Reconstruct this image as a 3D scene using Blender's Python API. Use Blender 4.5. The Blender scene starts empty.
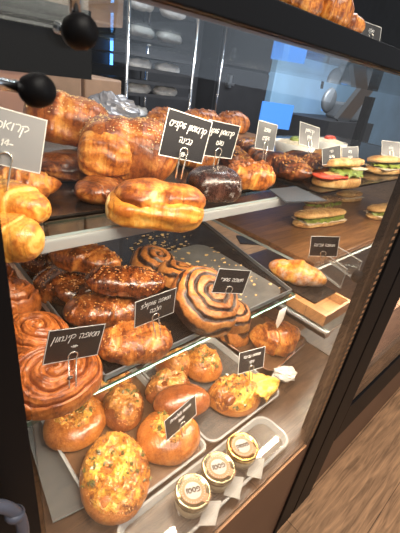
import bpy, math, random
import numpy as np
from mathutils import Vector, Matrix, Euler, noise

# ------------------------------------------------------------------ camera, world, lights, exposure
C = bpy.context.scene.collection
sc = bpy.context.scene
CAM_Z = 1.2
U = Vector((0.736385, -0.664092, 0.129533)); Ydn = Vector((-0.225630, -0.422700, -0.877733)); Fw = Vector((0.638, 0.617, -0.461))
cam_d = bpy.data.cameras.new('camera'); cam = bpy.data.objects.new('camera', cam_d); C.objects.link(cam)
cam_d.sensor_fit = 'VERTICAL'; cam_d.sensor_height = 24.0; cam_d.lens = 363.0 / 533.0 * 24.0
cam_d.clip_start = 0.01; cam_d.clip_end = 60
Z_ = (-Fw).normalized(); Y_ = (-Ydn); X_ = Y_.cross(Z_).normalized(); Y_ = Z_.cross(X_).normalized()
cam.matrix_world = Matrix(((X_.x, Y_.x, Z_.x, 0), (X_.y, Y_.y, Z_.y, 0), (X_.z, Y_.z, Z_.z, CAM_Z), (0, 0, 0, 1)))
sc.camera = cam
cam_d.dof.use_dof = True; cam_d.dof.focus_distance = 0.62; cam_d.dof.aperture_fstop = 14.0

w = bpy.data.worlds.new('world'); sc.world = w; w.use_nodes = True
w.node_tree.nodes['Background'].inputs['Color'].default_value = (0.92, 0.95, 1.0, 1)
w.node_tree.nodes['Background'].inputs['Strength'].default_value = 0.15
sc.view_settings.view_transform = 'Standard'; sc.view_settings.look = 'None'
sc.view_settings.gamma = 1.0; sc.view_settings.use_curve_mapping = False
sc.view_settings.exposure = 0.42

def area(name, loc, target, sx, sy, power, col):
    d = bpy.data.lights.new(name, 'AREA'); d.shape = 'RECTANGLE'; d.size = sx; d.size_y = sy; d.energy = power; d.color = col
    o = bpy.data.objects.new(name, d); C.objects.link(o); o.location = loc
    q = (Vector(target) - Vector(loc)).normalized(); zz = -q
    xx = Vector((1, 0, 0)); yy = zz.cross(xx).normalized(); xx = yy.cross(zz).normalized()
    m = Matrix((xx, yy, zz)).transposed().to_4x4(); m.translation = loc; o.matrix_world = m
    return o
WARM = (1.0, 0.84, 0.64)
area('assumed_case_top_lamp', (0.85, 0.225, 1.222), (0.85, 0.50, 1.02), 1.5, 0.02, 5.5, WARM)  # assumed strip lamp behind the top bar, unseen and without a housing
area('assumed_case_middle_lamp', (0.80, 0.380, 0.998), (0.80, 0.48, 0.78), 1.4, 0.02, 2.7, WARM)  # unseen lamp assumed under the upper shelf, evens out the middle level
area('assumed_case_lower_lamp', (0.80, 0.345, 0.770), (0.80, 0.44, 0.45), 1.3, 0.02, 7.8, WARM)  # assumed lamp under the middle shelf, not visible, lights the bottom level
area('added_ceiling_lamp', (0.3, -0.9, 2.75), (0.5, 0.4, 0.8), 2.2, 1.0, 46, (1.0, 0.93, 0.83))  # unseen lamp added above and behind the camera for general shop light
area('added_glass_reflection_lamp', (3.6, -2.7, 1.9), (3.0, 0.5, 1.3), 3.2, 1.5, 13, (0.72, 0.85, 1.0))  # unseen bluish lamp added to reflect in the front glass; no window is built
area('rack_fill_lamp', (2.2, 1.0, 2.4), (2.2, 2.4, 1.1), 2.4, 0.5, 62, (0.85, 0.92, 1.0))  # unseen lamp added to shine forward into the tray rack

# ------------------------------------------------------------------ constants (metres, floor at z = 0)
GY = 0.19            # plane of the front glass
TOP, MID, DECK, TRAY = 1.02, 0.78, 0.45, 0.478
PI = math.pi
rnd = random.Random(7)

# ------------------------------------------------------------------ materials
def nt(name):
    m = bpy.data.materials.new(name); m.use_nodes = True
    return m, m.node_tree, m.node_tree.nodes['Principled BSDF']
def plain(name, col, rough=0.5, metal=0.0, coat=0.0, nscale=0, namt=0.0, bump=0.0, trans=0.0, emis=None, estr=0.0):
    m, t, b = nt(name)
    b.inputs['Base Color'].default_value = (*col, 1); b.inputs['Roughness'].default_value = rough
    b.inputs['Metallic'].default_value = metal; b.inputs['Coat Weight'].default_value = coat
    if trans: b.inputs['Transmission Weight'].default_value = trans
    if emis: b.inputs['Emission Color'].default_value = (*emis, 1); b.inputs['Emission Strength'].default_value = estr
    if nscale:
        tc = t.nodes.new('ShaderNodeTexCoord'); n = t.nodes.new('ShaderNodeTexNoise'); n.inputs['Scale'].default_value = nscale; n.inputs['Detail'].default_value = 5
        t.links.new(tc.outputs['Object'], n.inputs['Vector'])
        r = t.nodes.new('ShaderNodeMapRange'); r.inputs['From Min'].default_value = .3; r.inputs['From Max'].default_value = .7
        r.inputs['To Min'].default_value = 1 - namt; r.inputs['To Max'].default_value = 1 + namt
        t.links.new(n.outputs['Fac'], r.inputs['Value'])
        mx = t.nodes.new('ShaderNodeVectorMath'); mx.operation = 'SCALE'; mx.inputs[0].default_value = col
        t.links.new(r.outputs['Result'], mx.inputs['Scale']); t.links.new(mx.outputs['Vector'], b.inputs['Base Color'])
        if bump:
            bp = t.nodes.new('ShaderNodeBump'); bp.inputs['Strength'].default_value = bump; bp.inputs['Distance'].default_value = 0.002
            t.links.new(n.outputs['Fac'], bp.inputs['Height']); t.links.new(bp.outputs['Normal'], b.inputs['Normal'])
    return m

def bread(name, pale, mid, dark, rough=0.38, coat=0.25, stripe=None, nmix=0.5, nscale=38, fine=230, bump=0.55, sugar=0.0, streak=0.22):
    """crust colour from the 'bake' attribute (browned crests, pale layers) and noise; optional filling stripe; optional icing sugar"""
    m, t, b = nt(name); N = t.nodes; L = t.links
    tc = N.new('ShaderNodeTexCoord')
    at = N.new('ShaderNodeAttribute'); at.attribute_name = 'bake'
    n1 = N.new('ShaderNodeTexNoise'); n1.inputs['Scale'].default_value = nscale; n1.inputs['Detail'].default_value = 6; n1.inputs['Roughness'].default_value = .65
    n2 = N.new('ShaderNodeTexNoise'); n2.inputs['Scale'].default_value = fine; n2.inputs['Detail'].default_value = 3
    L.new(tc.outputs['Object'], n1.inputs['Vector']); L.new(tc.outputs['Object'], n2.inputs['Vector'])
    r = N.new('ShaderNodeMapRange'); r.inputs['From Min'].default_value = .28; r.inputs['From Max'].default_value = .72
    r.inputs['To Min'].default_value = -nmix; r.inputs['To Max'].default_value = nmix; L.new(n1.outputs['Fac'], r.inputs['Value'])
    mp = N.new('ShaderNodeMapping'); mp.inputs['Scale'].default_value = (150, 22, 22); L.new(tc.outputs['Object'], mp.inputs['Vector'])
    n4 = N.new('ShaderNodeTexNoise'); n4.inputs['Scale'].default_value = 1; n4.inputs['Detail'].default_value = 3; n4.inputs['Distortion'].default_value = .6; L.new(mp.outputs[0], n4.inputs['Vector'])
    r4 = N.new('ShaderNodeMapRange'); r4.inputs['From Min'].default_value = .3; r4.inputs['From Max'].default_value = .7; r4.inputs['To Min'].default_value = -streak; r4.inputs['To Max'].default_value = streak; L.new(n4.outputs['Fac'], r4.inputs['Value'])
    a0 = N.new('ShaderNodeMath'); a0.operation = 'ADD'; L.new(at.outputs['Fac'], a0.inputs[0]); L.new(r4.outputs['Result'], a0.inputs[1])
    ad = N.new('ShaderNodeMath'); ad.operation = 'ADD'; L.new(a0.outputs[0], ad.inputs[0]); L.new(r.outputs['Result'], ad.inputs[1])
    r2 = N.new('ShaderNodeMapRange'); r2.inputs['From Min'].default_value = .3; r2.inputs['From Max'].default_value = .7; r2.inputs['To Min'].default_value = -.16; r2.inputs['To Max'].default_value = .16; L.new(n2.outputs['Fac'], r2.inputs['Value'])
    a5 = N.new('ShaderNodeMath'); a5.operation = 'ADD'; L.new(ad.outputs[0], a5.inputs[0]); L.new(r2.outputs['Result'], a5.inputs[1]); ad = a5
    ra = N.new('ShaderNodeValToRGB'); e = ra.color_ramp.elements
    e[0].position = 0.05; e[0].color = (*pale, 1); e[1].position = 0.95; e[1].color = (*dark, 1)
    x = e.new(0.5); x.color = (*mid, 1); L.new(ad.outputs[0], ra.inputs['Fac'])
    col = ra.outputs['Color']
    if stripe:
        a2 = N.new('ShaderNodeAttribute'); a2.attribute_name = 'stripe'
        s = N.new('ShaderNodeMath'); s.operation = 'MULTIPLY_ADD'; L.new(r.outputs['Result'], s.inputs[0]); s.inputs[1].default_value = .5; L.new(a2.outputs['Fac'], s.inputs[2]); s.use_clamp = True
        mx = N.new('ShaderNodeMix'); mx.data_type = 'RGBA'; L.new(s.outputs[0], mx.inputs['Factor']); L.new(col, mx.inputs['A']); mx.inputs['B'].default_value = (*stripe, 1)
        col = mx.outputs['Result']
    if sugar:
        n3 = N.new('ShaderNodeTexNoise'); n3.inputs['Scale'].default_value = 26; n3.inputs['Detail'].default_value = 8; n3.inputs['Roughness'].default_value = .75
        L.new(tc.outputs['Object'], n3.inputs['Vector'])
        q = N.new('ShaderNodeMapRange'); q.inputs['From Min'].default_value = .62 - sugar * .2; q.inputs['From Max'].default_value = .70; q.inputs['To Max'].default_value = .85
        L.new(n3.outputs['Fac'], q.inputs['Value'])
        mx = N.new('ShaderNodeMix'); mx.data_type = 'RGBA'; L.new(q.outputs['Result'], mx.inputs['Factor']); L.new(col, mx.inputs['A']); mx.inputs['B'].default_value = (.8, .76, .7, 1)
        col = mx.outputs['Result']
    L.new(col, b.inputs['Base Color'])
    hs0 = N.new('ShaderNodeMath'); hs0.operation = 'ADD'; L.new(n1.outputs['Fac'], hs0.inputs[0]); L.new(n4.outputs['Fac'], hs0.inputs[1])
    hs = N.new('ShaderNodeMath'); hs.operation = 'MULTIPLY_ADD'; L.new(n2.outputs['Fac'], hs.inputs[0]); hs.inputs[1].default_value = .5; L.new(hs0.outputs[0], hs.inputs[2])
    bp = N.new('ShaderNodeBump'); bp.inputs['Strength'].default_value = bump; bp.inputs['Distance'].default_value = .003
    L.new(hs.outputs[0], bp.inputs['Height']); L.new(bp.outputs['Normal'], b.inputs['Normal'])
    b.inputs['Roughness'].default_value = rough; b.inputs['Coat Weight'].default_value = coat; b.inputs['Coat Roughness'].default_value = .14
    return m

def glass(name, tint=(1, 1, 1), rough=0.0, ior=1.45, haze=0.0):
    """thin pane: clear with a Fresnel reflection (lets lamp light through)"""
    m = bpy.data.materials.new(name); m.use_nodes = True; t = m.node_tree; t.nodes.clear(); N = t.nodes; L = t.links
    o = N.new('ShaderNodeOutputMaterial'); tr = N.new('ShaderNodeBsdfTransparent'); tr.inputs['Color'].default_value = (*tint, 1)
    gl = N.new('ShaderNodeBsdfGlossy'); gl.inputs['Roughness'].default_value = rough
    fr = N.new('ShaderNodeFresnel'); 
    ge = N.new('ShaderNodeNewGeometry'); mr = N.new('ShaderNodeMapRange'); mr.inputs['To Min'].default_value = ior; mr.inputs['To Max'].default_value = 1 / ior
    L.new(ge.outputs['Backfacing'], mr.inputs['Value']); L.new(mr.outputs['Result'], fr.inputs['IOR'])
    mx = N.new('ShaderNodeMixShader'); L.new(fr.outputs[0], mx.inputs[0]); L.new(tr.outputs[0], mx.inputs[1]); L.new(gl.outputs[0], mx.inputs[2])
    out = mx.outputs[0]
    if haze:
        df = N.new('ShaderNodeBsdfDiffuse'); df.inputs['Color'].default_value = (.8, .82, .82, 1)
        m2 = N.new('ShaderNodeMixShader'); m2.inputs[0].default_value = haze; L.new(out, m2.inputs[1]); L.new(df.outputs[0], m2.inputs[2]); out = m2.outputs[0]
    L.new(out, o.inputs['Surface'])
    return m

def planks(name, c1, c2, length, width, rough=.4, along_x=True, grain=1.0):
    m, t, b = nt(name); N = t.nodes; L = t.links
    tc = N.new('ShaderNodeTexCoord'); br = N.new('ShaderNodeTexBrick'); br.offset = .37
    br.inputs['Color1'].default_value = (*c1, 1); br.inputs['Color2'].default_value = (*c2, 1); br.inputs['Mortar'].default_value = (c1[0] * .3, c1[1] * .3, c1[2] * .3, 1)
    br.inputs['Scale'].default_value = 1; br.inputs['Mortar Size'].default_value = .0012; br.inputs['Brick Width'].default_value = length; br.inputs['Row Height'].default_value = width
    L.new(tc.outputs['Object'], br.inputs['Vector'])
    mp = N.new('ShaderNodeMapping'); mp.inputs['Scale'].default_value = (2.2, 26, 26); L.new(tc.outputs['Object'], mp.inputs['Vector'])
    n = N.new('ShaderNodeTexNoise'); n.inputs['Scale'].default_value = 3; n.inputs['Detail'].default_value = 9; n.inputs['Distortion'].default_value = 1.1; L.new(mp.outputs[0], n.inputs['Vector'])
    r = N.new('ShaderNodeMapRange'); r.inputs['From Min'].default_value = .3; r.inputs['From Max'].default_value = .7; r.inputs['To Min'].default_value = 1 - .45 * grain; r.inputs['To Max'].default_value = 1 + .3 * grain
    L.new(n.outputs['Fac'], r.inputs['Value'])
    v = N.new('ShaderNodeVectorMath'); v.operation = 'SCALE'; L.new(br.outputs['Color'], v.inputs[0]); L.new(r.outputs['Result'], v.inputs['Scale'])
    L.new(v.outputs['Vector'], b.inputs['Base Color']); b.inputs['Roughness'].default_value = rough
    bp = N.new('ShaderNodeBump'); bp.inputs['Strength'].default_value = .15; bp.inputs['Distance'].default_value = .002; L.new(n.outputs['Fac'], bp.inputs['Height']); L.new(bp.outputs['Normal'], b.inputs['Normal'])
    return m

M = {}
M['golden'] = bread('golden_crust', (.74, .34, .07), (.54, .165, .022), (.19, .042, .007), nmix=.6)
M['orange'] = bread('orange_crust', (.74, .34, .08), (.50, .15, .025), (.16, .036, .008), coat=.4, nmix=.6)
M['bright'] = bread('bright_golden_crust', (.86, .50, .12), (.76, .31, .04), (.44, .12, .014), nmix=.45, streak=.1)
M['brown'] = bread('brown_crust', (.50, .19, .045), (.27, .070, .014), (.075, .018, .005), rough=.28, coat=.5, nmix=.6)
M['seeded'] = bread('seeded_crust', (.66, .27, .055), (.40, .105, .016), (.15, .032, .007), nmix=.55, streak=.12)
M['glazed'] = bread('glazed_dark_crust', (.36, .115, .025), (.145, .034, .008), (.035, .009, .004), rough=.22, coat=.6, nmix=.6)
M['cinnamon'] = bread('cinnamon_crust', (.66, .24, .055), (.46, .125, .022), (.17, .036, .008), rough=.36, coat=.28, stripe=(.24, .056, .014), nmix=.45, streak=.05)
M['babka'] = bread('babka_dough', (.66, .31, .09), (.50, .18, .04), (.26, .07, .015), rough=.4, coat=.2, stripe=(.022, .008, .005), nmix=.35, streak=.05)
M['choc'] = plain('dark_chocolate', (.035, .013, .008), .28, coat=.5, nscale=60, namt=.4, bump=.3)
M['chocroll'] = bread('chocolate_roll_crust', (.40, .13, .04), (.17, .042, .012), (.032, .010, .005), rough=.3, coat=.4, nmix=.65)
M['glazedchoc'] = bread('iced_chocolate', (.13, .055, .038), (.05, .019, .013), (.022, .009, .006), rough=.22, coat=.6, sugar=.25)
M['sugared'] = bread('sugared_crust', (.90, .52, .12), (.80, .30, .035), (.40, .10, .012), sugar=.68)
M['bun'] = bread('bun_crust', (.58, .24, .055), (.42, .135, .024), (.20, .052, .010), rough=.22, coat=.5, nmix=.28, streak=.03)
M['bunbrown'] = bread('brown_bun_crust', (.38, .13, .035), (.23, .066, .016), (.11, .028, .008), rough=.22, coat=.5, nmix=.3, streak=.03)
M['cheese'] = bread('baked_cheese', (.80, .42, .06), (.54, .19, .024), (.17, .042, .008), rough=.3, coat=.4, nmix=.62, nscale=95, bump=.8, streak=0)
M['crisp'] = bread('crisp_cheese', (.86, .56, .12), (.78, .42, .06), (.45, .16, .02), rough=.3, coat=.4, nmix=.6, nscale=70, bump=.6, streak=0)
M['herbs'] = plain('green_olive_herbs', (.11, .095, .022), .35, coat=.3, nscale=200, namt=.5)
M['sesame'] = plain('sesame_seed', (.78, .55, .26), .5)
M['crumbs'] = bread('crumb_topping', (.52, .24, .055), (.32, .115, .022), (.12, .035, .009), coat=.2)
M['almond'] = plain('almond_flake', (.78, .50, .20), .5)
M['cut'] = plain('cut_crumb', (.86, .62, .28), .7, nscale=90, namt=.25, bump=.4)
M['filling'] = plain('chocolate_filling', (.05, .02, .012), .4)
M['baguette'] = bread('baguette_crust', (.84, .58, .27), (.72, .42, .15), (.44, .19, .05), coat=.05, rough=.5)
M['rye'] = bread('dark_seed_crust', (.36, .20, .10), (.22, .11, .05), (.08, .035, .018), coat=.05, rough=.5)
M['lettuce'] = plain('lettuce', (.24, .30, .05), .4, nscale=70, namt=.5)
M['tomato'] = plain('tomato', (.62, .07, .03), .25, coat=.4)
M['sliced_cheese'] = plain('sliced_cheese', (.88, .62, .12), .4)
M['spread'] = plain('pale_spread', (.80, .66, .48), .5, nscale=90, namt=.3)
M['black'] = plain('black_frame', (.005, .0045, .005), .5)
M['black'].node_tree.nodes['Principled BSDF'].inputs['Specular IOR Level'].default_value = .18
M['hood'] = plain('black_speckled_panel', (.006, .006, .006), .7)
M['hood'].node_tree.nodes['Principled BSDF'].inputs['Specular IOR Level'].default_value = .1
M['bronze'] = plain('dark_bronze', (.09, .065, .045), .35, metal=.7)
M['blackgloss'] = plain('black_tray', (.012, .011, .011), .22, coat=.3, nscale=40, namt=.3)
M['liner'] = plain('grey_liner', (.13, .127, .12), .33, nscale=30, namt=.25)
M['steel'] = plain('brushed_steel', (.55, .56, .57), .28, metal=1.0)
M['chrome'] = plain('chrome', (.75, .76, .78), .15, metal=1.0)
M['greymetal'] = plain('grey_metal', (.26, .28, .30), .4, metal=.5)
M['base'] = plain('brown_base_panel', (.125, .060, .035), .38, nscale=6, namt=.10)
M['deck'] = planks('brown_deck', (.062, .032, .017), (.048, .025, .013), 1.1, .16, .28)
M['board'] = planks('wooden_board', (.20, .092, .036), (.155, .070, .028), 1.3, .14, .33)
M['floor'] = planks('wood_floor', (.52, .285, .148), (.38, .20, .098), 1.2, .19, .42, grain=1.1)
M['ventmetal'] = plain('vent_metal', (.10, .10, .10), .5, metal=.3)
M['slate'] = plain('blue_grey_plate', (.10, .12, .145), .35, metal=.2)
M['box'] = planks('light_wood', (.21, .10, .036), (.175, .082, .03), .5, .08, .45, grain=.6)
M['kraft'] = plain('kraft_tray', (.12, .060, .028), .4, nscale=20, namt=.2)
M['paper'] = plain('white_paper', (.70, .68, .64), .6)
M['pane'] = glass('front_glass')
M['shelfglass'] = glass('shelf_glass', (.93, .97, .955))
M['edge'] = plain('glass_edge', (.36, .43, .42), .18, coat=.4)
M['greenedge'] = plain('dark_glass_edge', (.045, .10, .08), .15, coat=.5)
M['acrylic'] = glass('clear_acrylic', (.95, .95, .94), .02, 1.5, haze=.05)
M['acrylicrim'] = glass('acrylic_rim', (.9, .9, .88), .08, 1.7, haze=.30)
M['smoke'] = glass('smoky_acrylic', (.50, .50, .49), .05, 1.5, haze=.10)
M['card'] = plain('black_card', (.020, .019, .020), .35, coat=.15)
M['greycard'] = plain('grey_card', (.30, .30, .31), .35)
M['darkgreycard'] = plain('dark_grey_card', (.085, .085, .088), .35)
M['cardedge'] = plain('card_border', (.72, .70, .66), .5)
M['ink'] = plain('white_chalk_ink', (.88, .87, .84), .6)
M['wire'] = plain('wire_clip', (.80, .76, .68), .25, metal=.8)
M['gold'] = plain('gold_lid', (.78, .52, .16), .22, metal=1.0)
M['silverlid'] = plain('pale_lid', (.42, .35, .21), .25, metal=.9)
M['jarglass'] = glass('jar_glass', (.93, .93, .90), .01, 1.5, haze=.08)
M['cream'] = plain('jar_spread', (.62, .50, .30), .5, nscale=50, namt=.15)
M['label'] = plain('kraft_label', (.36, .18, .085), .6)
M['labelc'] = plain('white_label', (.40, .385, .36), .6)
M['blackink'] = plain('black_ink', (.02, .02, .02), .6)
M['greyink'] = plain('grey_ink', (.40, .39, .38), .6)
M['darkcab'] = plain('dark_cabinet', (.016, .016, .018), .5, nscale=5, namt=.3)
M['bluelitsteel'] = plain('blue_lit_steel', (.36, .62, .88), .35, metal=.2, nscale=2.5, namt=.12)  # blue light put into the steel's base colour
M['wallgrey'] = plain('grey_wall', (.20, .21, .22), .6)
M['brownwall'] = plain('brown_panel', (.26, .16, .10), .5, nscale=8, namt=.2)
M['creamwall'] = plain('cream_panel', (.56, .50, .44), .6, nscale=4, namt=.1)
M['bluelit'] = plain('blue_glow_patch', (.02, .05, .1), .3, emis=(.07, .32, 1.0), estr=.85)  # emission added to stand for blue bright patches and reflections
M['led'] = plain('blue_led', (.1, .2, .4), .3, emis=(.10, .38, 1.0), estr=3.0)
M['bag'] = plain('grey_plastic_bag', (.20, .20, .22), .2, coat=.5)
M['wrap'] = plain('white_wrapping', (.88, .88, .88), .35, coat=.2)
M['strap'] = plain('blue_grey_rubber', (.085, .09, .12), .4)
M['skin'] = plain('pinkish_surface', (.62, .34, .24), .6)

# ------------------------------------------------------------------ mesh helpers
class MB:
    """collects vertices and faces for ONE mesh"""
    def __init__(s): s.v = []; s.f = []; s.mi = []
    def add(s, vs, fs, mi=0):
        o = len(s.v); s.v += [tuple(p) for p in vs]; s.f += [tuple(i + o for i in f) for f in fs]; s.mi += [mi] * len(fs); return s
    def box(s, x0, x1, y0, y1, z0, z1, mi=0, edge_mi=None):
        vs = [(x0, y0, z0), (x1, y0, z0), (x1, y1, z0), (x0, y1, z0), (x0, y0, z1), (x1, y0, z1), (x1, y1, z1), (x0, y1, z1)]
        fs = [(3, 2, 1, 0), (4, 5, 6, 7), (0, 1, 5, 4), (1, 2, 6, 5), (2, 3, 7, 6), (3, 0, 4, 7)]
        s.add(vs, fs, mi)
        if edge_mi is not None: s.mi[-4:] = [edge_mi] * 4
        return s
    def prism(s, poly, z0, z1, mi=0, edge_mi=None):
        n = len(poly); vs = [(x, y, z0) for x, y in poly] + [(x, y, z1) for x, y in poly]
        s.add(vs, [tuple(range(n - 1, -1, -1)), tuple(range(n, 2 * n))] + [(i, (i + 1) % n, n + (i + 1) % n, n + i) for i in range(n)], mi)
        if edge_mi is not None: s.mi[-n:] = [edge_mi] * n
        return s
    def tube(s, pts, r, n=8, mi=0):
        pts = [Vector(p) for p in pts]; rings = []; up = None; vs = []
        for i, p in enumerate(pts):
            t = (pts[min(i + 1, len(pts) - 1)] - pts[max(i - 1, 0)]).normalized()
            if up is None: up = t.orthogonal().normalized()
            up = (up - t * up.dot(t)).normalized(); b = t.cross(up)
            rr = r[i] if isinstance(r, (list, tuple)) else r
            vs += [p + (up * math.cos(2 * PI * k / n) + b * math.sin(2 * PI * k / n)) * rr for k in range(n)]
        m = len(pts); fs = [(i * n + k, i * n + (k + 1) % n, (i + 1) * n + (k + 1) % n, (i + 1) * n + k) for i in range(m - 1) for k in range(n)]
        fs += [tuple(range(n - 1, -1, -1)), tuple(range((m - 1) * n, m * n))]
        return s.add(vs, fs, mi)
    def lathe(s, prof, n=40, mi=0, c=(0, 0, 0)):
        vs = []; m = len(prof)
        for r, z in prof: vs += [(c[0] + r * math.cos(2 * PI * k / n), c[1] + r * math.sin(2 * PI * k / n), c[2] + z) for k in range(n)]
        fs = [(i * n + k, i * n + (k + 1) % n, (i + 1) * n + (k + 1) % n, (i + 1) * n + k) for i in range(m - 1) for k in range(n)]
        return s.add(vs, fs, mi)
    def grid(s, P, closev=False, mi=0):
        nu, nv = P.shape[:2]; vs = P.reshape(-1, 3).tolist(); fs = []
        for i in range(nu - 1):
            for j in range(nv if closev else nv - 1):
                k = (j + 1) % nv; fs.append((i * nv + j, i * nv + k, (i + 1) * nv + k, (i + 1) * nv + j))
        return s.add(vs, fs, mi)
    def build(s, name, mats, parent=None, loc=None, rot=None, smooth=False, bevel=0, attrs=None):
        me = bpy.data.meshes.new(name); me.from_pydata(s.v, [], s.f)
        for m in (mats if isinstance(mats, list) else [mats]): me.materials.append(m)
        me.polygons.foreach_set('material_index', s.mi)
        if smooth: me.polygons.foreach_set('use_smooth', [True] * len(me.polygons))
        if attrs:
            for k, vals in attrs.items():
                a = me.attributes.new(k, 'FLOAT', 'POINT'); a.data.foreach_set('value', np.asarray(vals, dtype=np.float32))
        me.update()
        o = bpy.data.objects.new(name, me); C.objects.link(o)
        if parent: o.parent = parent
        if loc: o.location = loc
        if rot: o.rotation_euler = rot
        if bevel:
            b = o.modifiers.new('bevel', 'BEVEL'); b.width = bevel; b.segments = 2; b.limit_method = 'ANGLE'
        return o

def tag(o, label, cat, group=None, kind=None):
    o['label'] = label; o['category'] = cat
    if group: o['group'] = group
    if kind: o['kind'] = kind
    return o
def thing(name, label, cat, loc=(0, 0, 0), rot=(0, 0, 0), group=None):
    o = bpy.data.objects.new(name, None); C.objects.link(o); o.location = loc; o.rotation_euler = rot; o.empty_display_size = .02
    return tag(o, label, cat, group)
def struct(o):
    o['kind'] = 'structure'; return o
def fbm(p, sc_=30.0, seed=0.0, octv=4):
    return noise.fractal(Vector((p[0] * sc_ + seed, p[1] * sc_ - seed * .7, p[2] * sc_ + seed * 1.3)), 1.0, 2.0, octv)
def rowed(a, b, n): return [a + (b - a) * i / (n - 1) for i in range(n)]

# ------------------------------------------------------------------ the pastry shapes (local frame: base at z = 0, long axis x)
def body(L, W, H, ridges=0, ramp=.10, twist=0.0, bend=0.0, pw=2.2, blunt=.5, lump=.06, seed=1.0, nu=84, nv=52, flat=.72, layers=0, lay_amp=.03, big=.12, pale=.55):
    """rolled / laminated dough; returns (MB, bake)"""
    P = np.zeros((nu, nv, 3)); bake = np.zeros((nu, nv))
    for i in range(nu):
        t = -math.cos(PI * i / (nu - 1)); r = max(0.0, 1 - abs(t) ** pw) ** blunt
        for j in range(nv):
            a = 2 * PI * j / nv; ca, sa = math.cos(a), math.sin(a)
            k = 1.0; bk = .50
            wv = noise.noise(Vector((t * 1.7 + seed, ca * .9, sa * .9 + seed)))
            if ridges:
                ph = (t * .5 + .5) * ridges + twist * a / (2 * PI) * 1.0 + .30 * wv
                fr = ph - math.floor(ph); saw = min(fr / .86, (1 - fr) / .14)     # slow rise, sharp step: rolled layers
                k *= 1 - ramp + ramp * saw; bk = .40 + .30 * saw - pale * math.exp(-((fr - .92) / .06) ** 2)
                fine = math.sin(2 * PI * (fr * 4 + .8 * wv)); bk += .09 * fine; k *= 1 + .006 * fine
            if layers:
                q = math.sin(layers * (sa * .5 + .5) * 2 * PI + 2.2 * t + seed + 2.0 * wv); k *= 1 + lay_amp * q; bk += .24 * q * max(0, 1 - abs(sa) * 1.1)
            cy = math.copysign(abs(ca) ** .82, ca); cz = math.copysign(abs(sa) ** .82, sa)
            x = t * L / 2; y = cy * W / 2 * r * k; z = cz * H * .5 * r * k
            n = fbm((x, y, z), 34, seed); nb = noise.noise(Vector((x * 19 + seed * 3, y * 19, z * 19)))
            f = 1 + lump * n + big * nb; y *= f; z *= f; x *= 1 + .25 * big * nb
            bk += .12 * n + .14 * sa
            z = max(z, -H * .5 * flat + .02 * H * n); z += H * .5 * flat
            if bend:
                y += bend * L * (t * t - .3); x *= 1 - .12 * abs(bend) * t * t
            P[i, j] = (x, y, z); bake[i, j] = bk
    P[:, :, 2] -= P[:, :, 2].min()
    m = MB().grid(P, True); return m, bake.reshape(-1)

def swirl(R, H, turns=3.2, depth=.16, width=.13, seed=1.0, nr=80, nth=150, ex=1.0, dome=.55, strands=0.0):
    P = np.zeros((nr, nth, 3)); bake = np.zeros((nr, nth)); st = np.zeros((nr, nth))
    for i in range(nr):
        u = (i / (nr - 1)) * PI / 2
        rr = math.sin(u) ** .8; zz = math.cos(u) ** dome if i < nr - 1 else 0.0
        for j in range(nth):
            th = 2 * PI * j / nth; c_, s_ = math.cos(th), math.sin(th)
            wob = .22 * noise.noise(Vector((c_ * 1.2 * rr + seed, s_ * 1.2 * rr, seed))) + .05 * noise.noise(Vector((c_ * rr * 5 + seed, s_ * rr * 5, 1)))
            ph = (rr * .8 + .2 * (1 - zz)) * turns * (1 + wob) - j / nth
            fr = ph - math.floor(ph); d = min(fr, 1 - fr)
            ww = width * (1 + .6 * noise.noise(Vector((c_ * rr * 3 + seed * 2, s_ * rr * 3, 4))))
            g = 1 / (1 + math.exp((d - ww) / .022))
            gs = math.exp(-(d / (width * .8)) ** 2)
            edge = 1 - .06 * math.cos(th + seed) - .04 * math.cos(2 * th + 2 * seed) + .03 * noise.noise(Vector((c_ * 2 + seed, s_ * 2, 0)))
            x = R * rr * c_ * ex * edge; y = R * rr * s_ / ex * edge
            n = fbm((x, y, 0), 40, seed)
            sd = strands * math.cos(2 * PI * fr * 3)
            z = H * zz * (1 - depth * gs * min(1, zz * 1.6) + .035 * sd) + H * (.07 * n + .10 * noise.noise(Vector((x * 22 + seed, y * 22, 2)))) * zz
            P[i, j] = (x * (1 - .03 * gs), y * (1 - .03 * gs), max(z, 0)); bake[i, j] = .40 + .16 * (1 - gs) + .15 * n + .10 * (1 - rr) + .09 * sd; st[i, j] = g
    return MB().grid(P[:, ::-1], True), bake[:, ::-1].reshape(-1), st[:, ::-1].reshape(-1)

def bun_h(x, y, a, b, H, dim=0.0):
    q = 1 - (x / a) ** 2 - (y / b) ** 2
    if q <= 0: return 0.0
    return H * q ** .42 * (1 - dim * math.exp(-((x / a) ** 2 + (y / b) ** 2) / .10))
def bun(a, b, H, dim=0.0, seed=1.0, nr=30, nth=72):
    P = np.zeros((nr + 1, nth, 3)); bake = np.zeros((nr + 1, nth))
    for i in range(nr):
        s = math.sin((i / (nr - 1)) * PI / 2)
        for j in range(nth):
            th = 2 * PI * j / nth; e = 1 + .045 * noise.noise(Vector((math.cos(th) + seed, math.sin(th), 0)))
            x, y = a * s * math.cos(th), b * s * math.sin(th)
            z = bun_h(x * .9999, y * .9999, a, b, H, dim) * .86 + .14 * H * (1 if s < .999 else .9)
            n = fbm((x, y, z), 30, seed, 3); f = 1 + .02 * n
            P[i, j] = (x * e * f, y * e * f, z * f); bake[i, j] = .38 + .30 * (z / H) + .12 * n
    P[nr] = P[nr - 1] * np.array([.90, .90, 0]); bake[nr] = .25
    return MB().grid(P[:, ::-1], True), bake[:, ::-1].reshape(-1)
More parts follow.
